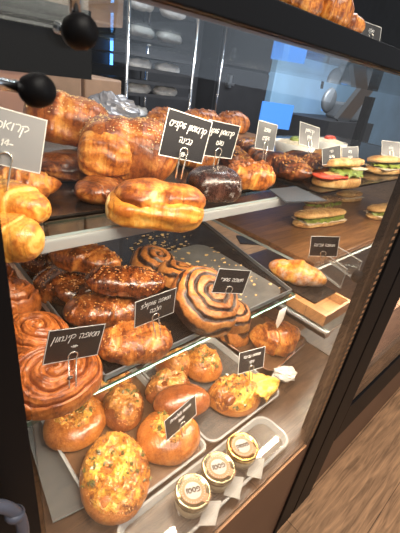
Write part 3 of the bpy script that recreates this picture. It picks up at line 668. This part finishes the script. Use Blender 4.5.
# ================================================================== PASTRIES, MIDDLE SHELF
o = pastry('cinnamon_swirl', 'large glossy cinnamon swirl at the left, under the lowest left card', swirl(.067, .034, 3.6, .30, .10, 2.1, ex=1.03, strands=1), 'cinnamon', (.141, .392, MID), 20, (4, 0))
tag(B(.008, .006, .004, nu=10, nv=8)[0].build('raisin', M['choc'], smooth=True, loc=(.150, .356, MID + .037)), 'dark raisin stuck on the large cinnamon swirl', 'raisin')
pastry('cinnamon_swirl', 'cinnamon swirl directly behind the largest one', swirl(.054, .036, 3.2, .30, .10, 4.4, strands=1), 'cinnamon', (.150, .490, MID), 80, (8, 0))
pastry('cinnamon_swirl', 'cinnamon swirl third from the front beside the left post', swirl(.054, .052, 3.2, .30, .10, 5.4, strands=1), 'cinnamon', (.140, .590, MID), 150, (12, 0))
pastry('cinnamon_swirl', 'cinnamon swirl farthest back in the left tray', swirl(.052, .050, 3.2, .30, .10, 6.4, strands=1), 'cinnamon', (.140, .70, MID), 220)
GL = 'glazed rolls on the black tray'
def glazed(lab, at, yaw, L, W, H, seed, mat='glazed', tilt=(0, 0), crumbs=True, **k):
    o = pastry('glazed_roll', lab, B(L, W, H, ridges=k.pop('ridges', 2.4), ramp=.12, twist=k.pop('twist', 1.6), seed=seed, pw=2.8, lump=.10, big=.16, pale=.25, **k), mat, at, yaw, tilt, group=GL)
    if crumbs: sprinkle(o, 'crumb_topping', M['crumbs'], 150, .0022, seed=int(seed * 10), zmin=.55)
    return o
glazed('dark glazed roll at the very back of the black tray', (.262, .705, MID), -35, .115, .085, .062, 41.1)
glazed('dark glazed roll with pale end lying across the top of the stack', (.290, .595, MID + .055), -45, .140, .075, .055, 42.3, 'brown', (0, 4))
glazed('round dark glazed roll at the left edge of the black tray', (.250, .600, MID), -60, .125, .095, .060, 43.2)
glazed('long glazed roll lying on top of the front pile', (.315, .485, MID + .055), -32, .145, .072, .050, 44.2, 'glazed', (0, 3))
glazed('shiny glazed roll with dark folds behind the front golden one', (.280, .490, MID), -22, .150, .090, .058, 45.2, 'brown')
glazed('golden laminated roll at the front of the black tray', (.274, .388, MID), -28, .128, .088, .052, 46.2, 'orange', ridges=2.2)
BK = 'chocolate babka buns'
pastry('babka_bun', 'chocolate babka bun lying flat at the back of its row', swirl(.056, .045, 3.6, .10, .20, 1.2), 'babka', (.458, .590, MID), 40, (14, 0), group=BK)
pastry('babka_bun', 'chocolate babka bun leaning in the middle of its row', swirl(.060, .045, 3.6, .10, .21, 2.6), 'babka', (.458, .492, MID + .001), 120, (20, -4), group=BK)
pastry('babka_bun', 'front chocolate babka bun with the clearest spiral stripes', swirl(.072, .046, 4.3, .10, .21, 3.9), 'babka', (.440, .398, MID + .001), 200, (-26, 8), group=BK)
pastry('babka_bun', 'chocolate babka bun wedged below the front one at the tray edge', swirl(.050, .036, 3.2, .10, .18, 5.9), 'babka', (.478, .372, MID), 10, (4, 0), group=BK)
o = pastry('sugared_pastry', 'golden pastry dusted with icing sugar on its small black tray', B(.145, .082, .054, ridges=3, twist=1.3, ramp=.10, pw=1.8, pale=.3, seed=51.3, lump=.1), 'sugared', (.755, .392, MID), -66)
# almond flakes on the emptied tray
m = MB(); r_ = random.Random(12)
for k in range(150):
    x, y = (r_.gauss(.56, .055), r_.gauss(.70, .06)) if k < 95 else (r_.uniform(.5, .68), r_.uniform(.38, .62))
    if not (.47 < x < .76 and .37 < y < .82): continue
    s = r_.uniform(.0015, .0052); a = r_.uniform(0, 6.28); z = MID + .0021
    vs = [(x + s * math.cos(a + q * PI / 3) * (1 if q % 3 else 1.5), y + s * math.sin(a + q * PI / 3) * .9, z + r_.uniform(0, .002)) for q in range(6)] + [(x, y, z + .002)]
    m.add(vs, [(q, (q + 1) % 6, 6) for q in range(6)])
tag(m.build('almond_flakes', M['almond']), 'scattered almond flakes and crumbs on the emptied black tray', 'crumbs', kind='stuff')

# ================================================================== SAVOURY BUNS, BOTTOM LEVEL
SB = 'savoury buns in the bottom of the case'
def cheese_bun(lab, at, yaw, a, b, H, seed, dim=.25, cover=.75, mat='bun', herbs=50, tilt=(0, 0), off=(0, 0), thick=.006, top='cheese', rough=.35):
    m, bk = bun(a, b, H, dim, seed); o = m.build('cheese_bun', M[mat], smooth=True, attrs={'bake': bk}); place(o, *at, yaw, tilt); settle(o, at[2])
    tag(o, lab, 'bun', SB)
    if cover:
        m, bk = topping(a, b, H, dim, cover, thick, seed, off=off, rough=rough); c = m.build('cheese_topping', M[top], o, smooth=True, attrs={'bake': bk})
        if herbs: sprinkle(c, 'herbs', M['herbs'], herbs // 3, .0066, seed=int(seed * 10), zmin=.3, lift=.4, xr=(-a * .42, a * .30))
        sprinkle(c, 'crumb_bits', M['crumbs'], herbs * 5 + 120, .0024, seed=int(seed * 11), zmin=.4)
    return o
ZT = DECK + .0145
cheese_bun('biggest savoury bun covered with browned cheese and olive bits, at the front', (.246, .386, ZT), 62, .092, .070, .048, 61.2, .12, .97, herbs=110, thick=.009, rough=.12)
cheese_bun('smooth round bun with melted cheese in its hollow, at lower left', (.238, .545, ZT), 30, .075, .066, .050, 62.7, .45, .62, herbs=60)
cheese_bun('dark crumbly savoury bun between the two left cheese buns', (.345, .520, ZT), 60, .068, .050, .055, 63.4, .1, .92, 'bunbrown', herbs=35, top='crumbs')
cheese_bun('glossy bun with cheese on its left side, behind the leaning black card', (.385, .392, ZT), -20, .074, .068, .056, 64.6, .35, .60, herbs=55, off=(-.02, .012))
cheese_bun('smooth brown bun lying across the others in the middle of the tray', (.448, .425, ZT + .03), -28, .070, .046, .052, 65.5, .0, 0, 'bunbrown', tilt=(-6, 0))
cheese_bun('brown crumbed bun right behind the smooth brown bun', (.465, .500, ZT), -15, .062, .048, .058, 66.5, .1, .90, 'bunbrown', herbs=20, top='crumbs')
cheese_bun('round cheese bun at the back right of the pile', (.600, .512, ZT), -10, .056, .058, .062, 67.5, .1, .80, 'bun', herbs=60)
cheese_bun('dark bun at the back, below the shelf edge', (.535, .560, ZT), -10, .055, .052, .055, 68.5, .1, .85, 'bunbrown', herbs=20, top='crumbs')
cheese_bun('crumbed bun at the back left of the bottom tray', (.350, .590, ZT), 10, .062, .050, .055, 69.5, .1, .9, 'bunbrown', herbs=20, top='crumbs')
fo = cheese_bun('folded yellow cheese bun with a ragged crisp edge on the clear tray', (.598, .385, DECK + .0096), -22, .074, .060, .052, 70.5, .25, .96, 'bun', herbs=70, thick=.010, off=(.0, .0))
# ragged cheese skirt, sausage end
P = np.zeros((10, 22, 3))
for i in range(10):
    for j in range(22):
        u, v = i / 9, j / 21 * 2 - 1
        n = noise.noise(Vector((u * 3, v * 5, 2.2))); P[i, j] = (.045 + u * (.085 + .030 * n) * (1 - .70 * abs(v) ** 1.5), v * .044, .046 - .018 * u * u + .009 * n * (1 + u))
sk = MB().grid(P); bkk = (np.full((10, 22), .15) + np.linspace(0, .3, 10)[:, None]).reshape(-1)
sk_o = sk.build('cheese_crisp', M['crisp'], fo, smooth=True, attrs={'bake': bkk}); sk_m = sk_o.modifiers.new('thick', 'SOLIDIFY'); sk_m.thickness = .004
mm, bk = B(.045, .026, .026, pw=3, seed=2, nu=24, nv=20); mm.build('sausage_end', M['bunbrown'], fo, smooth=True, attrs={'bake': bk + .1}, loc=(-.028, -.030, .034), rot=(0, 0, .5))
cr = pastry('croissant', 'flaky brown croissant on the pale rimmed tray at lower right', B(.175, .115, .112, ridges=5, ramp=.16, bend=.12, pw=1.9, blunt=.6, seed=71.5, layers=3), 'golden', (.868, .458, DECK + .008), -28)
sprinkle(cr, 'crumb_topping', M['crumbs'], 120, .003, seed=4, zmin=.5)
pastry('chocolate_bun', 'dark chocolate striped bun on the deck behind the folded cheese bun', swirl(.058, .075, 3.4, .10, .18, 7.7), 'babka', (.80, .575, DECK + .008), 60)
tg = thing('paper_tag', 'pale folded tag standing in the flaky croissant', 'tag', (.836, .446, DECK + .108))
tg.rotation_euler = Vector((-.045, -.025, .115)).to_track_quat('Z', 'Y').to_euler()
MB().prism([(-.014, -.0006), (.014, -.0006), (.014, .0006), (-.014, .0006)], .04, .105).build('tag_sheet', M['paper'], tg, rot=(0, 0, .9))
MB().add([(-.014, -.0006, .04), (.014, -.0006, .04), (.014, .0006, .04), (-.014, .0006, .04), (-.002, -.0006, 0), (.002, -.0006, 0), (.002, .0006, 0), (-.002, .0006, 0)], [(0, 1, 2, 3), (7, 6, 5, 4), (4, 5, 1, 0), (5, 6, 2, 1), (6, 7, 3, 2), (7, 4, 0, 3)]).build('tag_point', M['paper'], tg, rot=(0, 0, .9))
# crumpled paper / scraps
P = np.zeros((16, 22, 3))
for i in range(16):
    for j in range(22):
        th = PI * i / 15; ph = 2 * PI * j / 22; d = Vector((math.sin(th) * math.cos(ph), math.sin(th) * math.sin(ph), math.cos(th)))
        k = 1 + .5 * noise.noise(d * 2.7) + .25 * noise.noise(d * 7)
        P[i, j] = (d.x * .036 * k, d.y * .024 * k, .016 + d.z * .016 * k)
tag(MB().grid(P, True).build('crumpled_paper', M['paper'], loc=(.785, .355, DECK + .004), rot=(0, 0, -.3)), 'crumpled white paper scrap on the deck by the right tray', 'paper')

# ================================================================== JARS AND THEIR TAGS
LET = {'jar': [('פסטו', .0155, 0, 0)], 'gold': [('פסטוק', .012, 0, 0)]}
def jar(lab, x, y, lid, word, yaw):
    t = thing('spread_jar', lab, 'jar', (x, y, DECK + .005), (0, 0, yaw))
    MB().lathe([(0, 0), (.030, 0), (.0345, .004), (.0345, .028), (.032, .033), (.0325, .036)], 48).build('glass_body', M['jarglass'], t, smooth=True)
    MB().lathe([(0, .003), (.031, .003), (.032, .027), (0, .027)], 40).build('spread', M['cream'], t, smooth=True)
    l = MB().lathe([(.0345, .030), (.0358, .031), (.0358, .040), (.0345, .0425), (.0315, .0432), (.0305, .0418), (0, .0418)], 48).build('lid', M[lid], t, smooth=True)
    lb = MB().lathe([(.0248, .0419), (.0250, .0424), (0, .0424)], 40).build('label', M['label'], l)
    MB().box(.018, .036, -.0085, .0085, .0419, .0425).build('label_tab', M['label'], lb, rot=(0, 0, -.75))
    MB().lathe([(.0165, .0425), (.0165, .0427), (0, .0427)], 36).build('label_centre', M['labelc'], lb)
    ring = MB()
    for k in range(28):
        a = 2 * PI * k / 28; ring.box(-.0006, .0006, -.0014, .0014, 0, .0001)
        vs = ring.v[-8:]; ring.v[-8:] = [(math.cos(a) * (.0225 + v[1]) - math.sin(a) * v[0], math.sin(a) * (.0225 + v[1]) + math.cos(a) * v[0], .0425 + v[2]) for v in vs]
    ring.build('ring_marks', M['greyink'], lb)
    wm = writing([(word, .0145 if len(word) < 5 else .0115, 0, 0)], .0011, 0.0, 5).build('lettering', M['blackink'], lb, loc=(0, 0, .0428), rot=(-PI / 2, 0, 0))
    return t
jar('left jar of the three, pale lid with round kraft label', .339, .258, 'silverlid', 'פסטו', -.42)
jar('middle jar of the three, pale lid with round kraft label', .413, .262, 'silverlid', 'פסטו', -.36)
jar('right jar of the three, shiny gold lid', .490, .264, 'gold', 'פסטוק', -.30)
for lab, q in (('white paper tag lying below the left jar', [(.359, .237), (.384, .219), (.343, .194), (.317, .214)]),
               ('white paper tag lying below the middle jar', [(.434, .244), (.456, .223), (.415, .198), (.395, .224)]),
               ('white paper tag lying below the gold lidded jar', [(.504, .244), (.526, .223), (.483, .197), (.464, .222)])):
    c_ = Vector((sum(p[0] for p in q) / 4, sum(p[1] for p in q) / 4, DECK + .0185))
    t = thing('paper_tag', lab, 'tag', c_, group='paper tags below the jars')
    MB().prism([(p[0] - c_.x, p[1] - c_.y) for p in q][::-1], 0, .0008).build('tag_sheet', M['labelc'], t)
    ex = Vector((q[1][0] - q[0][0], q[1][1] - q[0][1], 0)); ey = Vector((q[3][0] - q[0][0], q[3][1] - q[0][1], 0)); o0 = Vector((q[0][0] - c_.x, q[0][1] - c_.y, .0009))
    k_ = MB()
    for i, (v0, u0, u1) in enumerate([(.58, .12, .88), (.68, .2, .85), (.78, .12, .88), (.88, .25, .75)]):
        a = o0 + ey * v0; h_ = ey * .025
        k_.add([a + ex * u0, a + ex * u1, a + ex * u1 + h_, a + ex * u0 + h_], [(0, 3, 2, 1)])
    c0 = o0 + ex * .5 + ey * .3
    for i in range(20):
        a0, a1 = 2 * PI * i / 20, 2 * PI * (i + 1) / 20
        k_.add([c0 + ex * .30 * math.cos(a0) + ey * .2 * math.sin(a0), c0 + ex * .30 * math.cos(a1) + ey * .2 * math.sin(a1), c0 + ex * .24 * math.cos(a1) + ey * .16 * math.sin(a1), c0 + ex * .24 * math.cos(a0) + ey * .16 * math.sin(a0)], [(0, 1, 2, 3)])
    k_.build('print', M['greyink'], t)

# ================================================================== PRICE CARDS
def cd(lab, c, r, w_, h_, words, drop, mat='card', pen=.00052, **k):
    n = len(words); ls = []
    for i, (tx, s) in enumerate(words):
        ls.append((tx, s * .86, 0, h_ * (.22 - .30 * i) if n > 1 else h_ * .06))
    return price_card(lab, c, r, w_, h_, ls, drop, mat, pen, **k)
cd('big grey card with white writing at the left edge of the upper shelf', (.121, .414, 1.118), (.076, .192, -.43), .0688, .0581, [('קרואסון', .0135), ('14-', .011)], .05, 'greycard', .0006)
cd('black card standing in the pale golden filled croissant', (.317, .364, 1.129), (-.009, .185, -.033), .074, .0551, [('קרואסון שקדים', .0118), ('גבינה', .0118), ('-15-', .008)], .03)
cd('black card standing in the chocolate glazed roll', (.455, .436, 1.111), (.047, .112, -.046), .0733, .0557, [('קרואסון שוקו', .0118), ('נוגט', .0118)], .03)
cd('grey card in the golden roll with burnt top', (.614, .466, 1.112), (-.135, .123, .056), .0691, .0512, [('מאפה', .0118), ('שקדים', .0118)], .03, 'darkgreycard')
cd('grey card standing among the chocolate croissants', (.809, .489, 1.109), (-.402, .152, -.194), .0725, .0514, [('קרואסון', .0118), ('שוקו', .0118)], .03, 'darkgreycard')
cd('small grey card behind the tomato sandwich', (.796, .414, 1.082), (-.228, -.217, -.345), .0515, .0365, [('כריך', .009), ('טונה', .009)] if False else [('כרי', .009), ('טונה', .009)], .02, 'darkgreycard')
cd('small pale grey card just right of the tomato sandwich card', (.900, .420, 1.076), (-.339, -.056, -.204), .0604, .0421, [('ביס', .010), ('גבינה', .009)], .02, 'darkgreycard')
cd('grey card at the right edge above the last lettuce roll', (1.139, .42, 1.088), (-.5, .001, -.559), .0612, .0432, [('סלט', .010)], .02, 'darkgreycard')
cd('black card standing in the large cinnamon swirl', (.168, .378, .854), (.049, .20, -.077), .0786, .0563, [('מאפה קינמון', .0150), ('-14-', .007)], .022, side=-.008, fwd=.032)
cd('black card standing in the golden laminated roll', (.300, .374, .869), (.079, -.065, -.06), .0747, .0527, [('מאפה שוקולד', .0118), ('חלבה', .0118)], .028, side=-.004, fwd=.018)
cd('black card tilted over the front chocolate babka bun', (.453, .355, .882), (.007, .143, -.36), .0669, .0499, [('מאפה פרג', .0118)] if False else [('מאפה שמרי', .0118)], .03)
cd('black card behind the sugar dusted pastry', (.812, .372, .869), (.039, -.17, -.894), .0678, .0551, [('מאפה גבינה', .0118)], .03)
cd('black card standing in the folded cheese bun', (.609, .368, .605), (-.205, -.006, -.271), .0769, .0594, [('מאפה גבינה', .0118), ('זיתי', .0118)], .03)
cd('black card leaning on the glossy bun at the bottom', (.374, .352, .584), (-.098, -.15, .077), .085, .0604, [('מאפה בולגרית', .0115), ('פלפל', .0095)], .03)
cd('small black card on top of the case at upper right', (1.132, .578, 1.368), (-.457, .108, -.549), .0632, .042, [('חלה', .013)], .02)

# clear price rail holders by the right end of the middle shelf
for q, (x, lab) in enumerate([(.855, 'clear acrylic sign holder right of the sugared pastry'), (.935, 'clear acrylic sign holder nearest the steel upright')]):
    t = thing('sign_holder', lab, 'sign holder', (x, .372, MID - .003), (0, 0, -.35))
    MB().box(-.003, .003, -.07, .07, 0, .004).build('foot', M['acrylicrim'], t)
    MB().box(-.0015, .0015, -.07, .07, .004, .055).build('sleeve', M['acrylic'], t)
    MB().tube([(0, -.07, .0), (0, -.07, .055), (0, .07, .055), (0, .07, 0)], .0018, 6).build('edge_trim', M['acrylicrim'], t)

# ================================================================== ON TOP OF THE CASE
tb = thing('top_rack', 'dark rack on the case top carrying croissants', 'rack', (1.2, .60, 1.2402))
MB().box(-.55, .55, -.09, .07, .088, .096).build('shelf_board', M['darkcab'], tb)
for sx in (-.53, .53):
    for sy in (-.08, .06): MB().box(sx - .006, sx + .006, sy - .006, sy + .006, 0, .088).build('leg', M['black'], tb)
for q, (x, y, z, yaw, L, lab) in enumerate([(.765, .575, 1.3355, -10, .15, 'golden croissant at left on top of the case'), (.865, .565, 1.3355, -35, .15, 'large golden croissant in the middle on top of the case'), (.965, .56, 1.3355, -60, .09, 'small golden croissant beside the top card')]):
    pastry('croissant', lab, B(L, .10 if q < 2 else .065, .085 if q < 2 else .055, ridges=4, ramp=.14, pale=.3, bend=.15, pw=1.8, seed=q + 81.2), 'golden', (x, y, z), yaw, group='croissants on top of the case')

# ================================================================== BEHIND THE CASE
rack = thing('tray_rack', 'chrome tray rack of wrapped baguettes behind the case', 'rack', (1.62, 2.45, 0))
rx, ry = .265, .28
for sx in (-1, 1):
    for sy in (-1, 1): MB().tube([(sx * rx, sy * ry, 0), (sx * rx, sy * ry, 1.85)], .013, 10).build('upright', M['chrome'], rack, smooth=True)
for k, z in enumerate([.55, .70, .90, 1.045, 1.12, 1.19, 1.27, 1.37, 1.52]):
    MB().box(-rx, rx, -ry, ry, z - .012, z - .004).box(-rx, rx, -ry - .006, -ry, z - .012, z + .008).build('tray', M['darkcab'], rack)
WB = 'wrapped baguettes on the tray rack'
for q, (z, xs) in enumerate([(1.27, (-.10, .12)), (1.37, (-.02, .16)), (1.12 + .075, (-.12, .13)), (1.045, (-.14, .12)), (.965 - .06, (-.05, .15))]):
    pass
for z, nm, offs in ((1.37, 'top', ((-.08, 'left'), (.13, 'right'))), (1.19, 'second', ((-.09, 'left'), (.14, 'right'))), (1.045, 'third', ((-.09, 'left'), (.14, 'right'))), (.90, 'lowest', ((-.10, 'left'), (.15, 'right')))):
    for dx, side in offs:
        t = thing('wrapped_baguette', f'white paper wrapped baguette, {side} one on the {nm} loaded tray of the rack', 'baguette', (1.62 + dx, 2.30, z - .003), (0, 0, .25 if side == 'left' else .1), WB)
        m, bk = B(.22, .09, .072, layers=4, lay_amp=.08, pw=3, lump=.25, seed=z * 7 + dx * 30, nu=30, nv=24); m.build('wrapping', M['wrap'], t, smooth=True)
cabinet = thing('wall_cabinet', 'dark cabinet with blue light strip behind the tray rack', 'cabinet', (1.6, 3.1, 0))
MB().box(-1.0, .95, -.25, .25, 0, 1.62).build('body', M['darkcab'], cabinet)
for x in (-.98, -.33, .31): MB().box(x, x + .62, -.262, -.25, .05, 1.18).build('door', M['darkcab'], cabinet, bevel=.004)
MB().tube([(0, 0, 0), (0, 0, .62)], .011, 10).build('light_strip', M['led'], cabinet, smooth=True, loc=(.02, -.285, 1.18))
tag(MB().box(-.2, .60, 1.16, 1.24, 1.145, 1.262).build('dark_hood', M['hood']), 'dark horizontal panel behind the black knobs at upper left', 'panel')
struct(MB().box(-.6, 1.02, 2.0, 2.05, 0, 2.4).build('trim_1', M['creamwall']))
for q, (x, y, wd, z1, mt, lab) in enumerate([(.62, 1.55, .16, 1.16, 'brownwall', 'tall brown cardboard box behind the seeded croissants'), (.83, 1.62, .17, 1.14, 'brownwall', 'brown cardboard box nearest the tray rack'), (.42, 1.5, .17, 1.20, 'skin', 'pinkish sack at the far left behind the case')]):
    t = thing('cardboard_box', lab, 'box', (x, y, 0)) if q < 2 else thing('pink_block', lab, 'block', (x, y, 0))  # last one is a plain pinkish block filling a blurred pink area
    MB().box(-wd / 2, wd / 2, -.12, .12, 0, z1).build('carton' if q < 2 else 'block', M[mt], t, bevel=.008)
P = np.zeros((26, 36, 3))
for i in range(26):
    for j in range(36):
        th = PI * i / 25; ph = 2 * PI * j / 36; d = Vector((math.sin(th) * math.cos(ph), math.sin(th) * math.sin(ph), math.cos(th)))
        k = 1 + .30 * noise.noise(d * 2.2) + .16 * abs(noise.noise(d * 6))
        P[i, j] = (d.x * .085 * k, d.y * .06 * k, .05 + d.z * .05 * k)
P[:, :, 2] -= P[:, :, 2].min()
tag(MB().grid(P, True).build('plastic_bag', M['bag'], loc=(.530, .925, TOP + .001)), 'crumpled grey plastic bag behind the seeded croissants', 'bag')
fr = thing('refrigerator', 'dark upright refrigerator with steel handles right of the tray rack', 'refrigerator', (2.9, 2.95, 0))
MB().box(-.32, .42, -.3, .3, 0, 2.0).build('body', M['darkcab'], fr)
MB().tube([(-.30, -.335, .1), (-.30, -.335, 1.95)], .010, 8).build('door_trim', M['chrome'], fr, smooth=True)
for z0, z1 in ((.1, 1.30), (1.32, 1.95)): 
    d = MB().box(-.31, .41, -.325, -.30, z0, z1).build('door', M['darkcab'], fr, bevel=.005)
    zz = z1 - .16 if z0 < 1 else z0 + .04
    MB().box(-.20, -.17, -.365, -.325, zz, zz + .10).box(-.23, -.14, -.375, -.36, zz + .02, zz + .04).build('handle', M['steel'], d)
st = thing('steel_counter_unit', 'steel unit with blue light in its colour and a dark gap line at the right background', 'counter unit', (4.9, 2.9, 0))
MB().box(-1.5, 2.5, -.28, .3, 0, 1.36).build('lower_body', M['bluelitsteel'], st, bevel=.01)
MB().box(-1.5, 2.5, -.28, .3, 1.385, 1.75).build('upper_body', M['bluelitsteel'], st, bevel=.01)
MB().box(-1.49, 2.49, -.26, .28, 1.36, 1.385).build('gap', M['darkcab'], st)
for (x0, x1, z0, z1, lab) in ((-1.35, -.70, 1.43, 1.60, 'upper added blue glow'), ):
    MB().box(x0, x1, -.292, -.28, z0, z1).build('glow', M['bluelit'], st)['label'] = lab  # glowing patch added on the upper body for a blue reflection
for q, (x, y, z, w_, h_, lab) in enumerate([(2.37, 1.75, .93, .24, .17, 'added bright blue screen behind the grey card'), (4.2, 2.35, 1.03, .22, .11, 'added small blue screen at the right background')]):
    t = thing('blue_glow', lab, 'glow', (x, y, 0), (0, 0, -.6))
    MB().box(-w_ / 2, w_ / 2, -.01, .01, z, z + h_).build('glow', M['bluelit'], t); MB().box(-.02, .02, -.01, .02, .0, z).build('stand', M['darkcab'], t); MB().box(-.1, .1, -.08, .08, 0, .012).build('foot', M['darkcab'], t)  # added glowing panel on a stand, in place of a blue bright patch
mach = thing('slicer_machine', 'grey machine with a slanted steel plate behind the sandwiches', 'machine', (3.05, 1.75, 0))
MB().box(-.25, .55, -.2, .3, 0, 1.02).build('stand', M['darkcab'], mach)
MB().prism([(-.05, -.02), (.12, -.02), (.12, .02), (-.05, .02)], 0, .34).build('slanted_plate', M['steel'], mach, loc=(.02, -.12, 1.02), rot=(.3, .35, 0))
MB().box(.24, .54, -.12, .14, 1.02, 1.16).build('motor_box', M['greymetal'], mach, bevel=.02)
MB().lathe([(0, -.02), (.085, -.02), (.10, 0), (.085, .02), (0, .02)], 30).build('disc', M['greymetal'], mach, smooth=True, loc=(.04, .02, 1.16), rot=(PI / 2, 0, 0))
MB().tube([(.0, 0, 1.55), (.0, 0, 1.30), (.01, 0, 1.24)], .012, 8).build('hanging_handle', M['black'], mach, smooth=True, loc=(.0, .1, 0))
vt = thing('wall_vent', 'dark wall vent with cream slats at the top right', 'vent', (5.75, 3.385, 2.3))
MB().box(-.7, 1.2, -.03, .0, -.25, .6).build('frame', M['darkcab'], vt)
for k in range(10): MB().box(-.6 + k * .17, -.54 + k * .17, -.05, -.03, -.15, .25).build('slat', M['cream'], vt)
struct(MB().box(3.4, 8.5, 3.3, 3.4, 1.75, 3.0).build('trim_2', M['darkcab']))

# outside, at the lower left in front of the post
t = thing('cable_loop', 'blue grey curved strap in front of the black post at bottom left', 'strap', (.02, .17, .90))
MB().tube(spline([(-.01, 0, .07), (-.006, -.002, .045), (.004, -.004, .03), (.010, -.004, .008), (.008, -.003, -.02), (-.004, 0, -.035), (-.02, .002, -.03)], 8), .0042, 10).build('strap', M['strap'], t, smooth=True)
MB().tube(spline([(-.016, .002, .10), (-.008, .0, .075), (-.003, -.001, .05)], 6), [.004] * 12 + [.003], 10).build('end_piece', M['label'], t, smooth=True)
MB().lathe([(.0046, -.003), (.0062, -.002), (.0062, .002), (.0046, .003)], 20).build('collar', M['strap'], t, smooth=True, loc=(.007, -.004, .020), rot=(0, .4, 0))
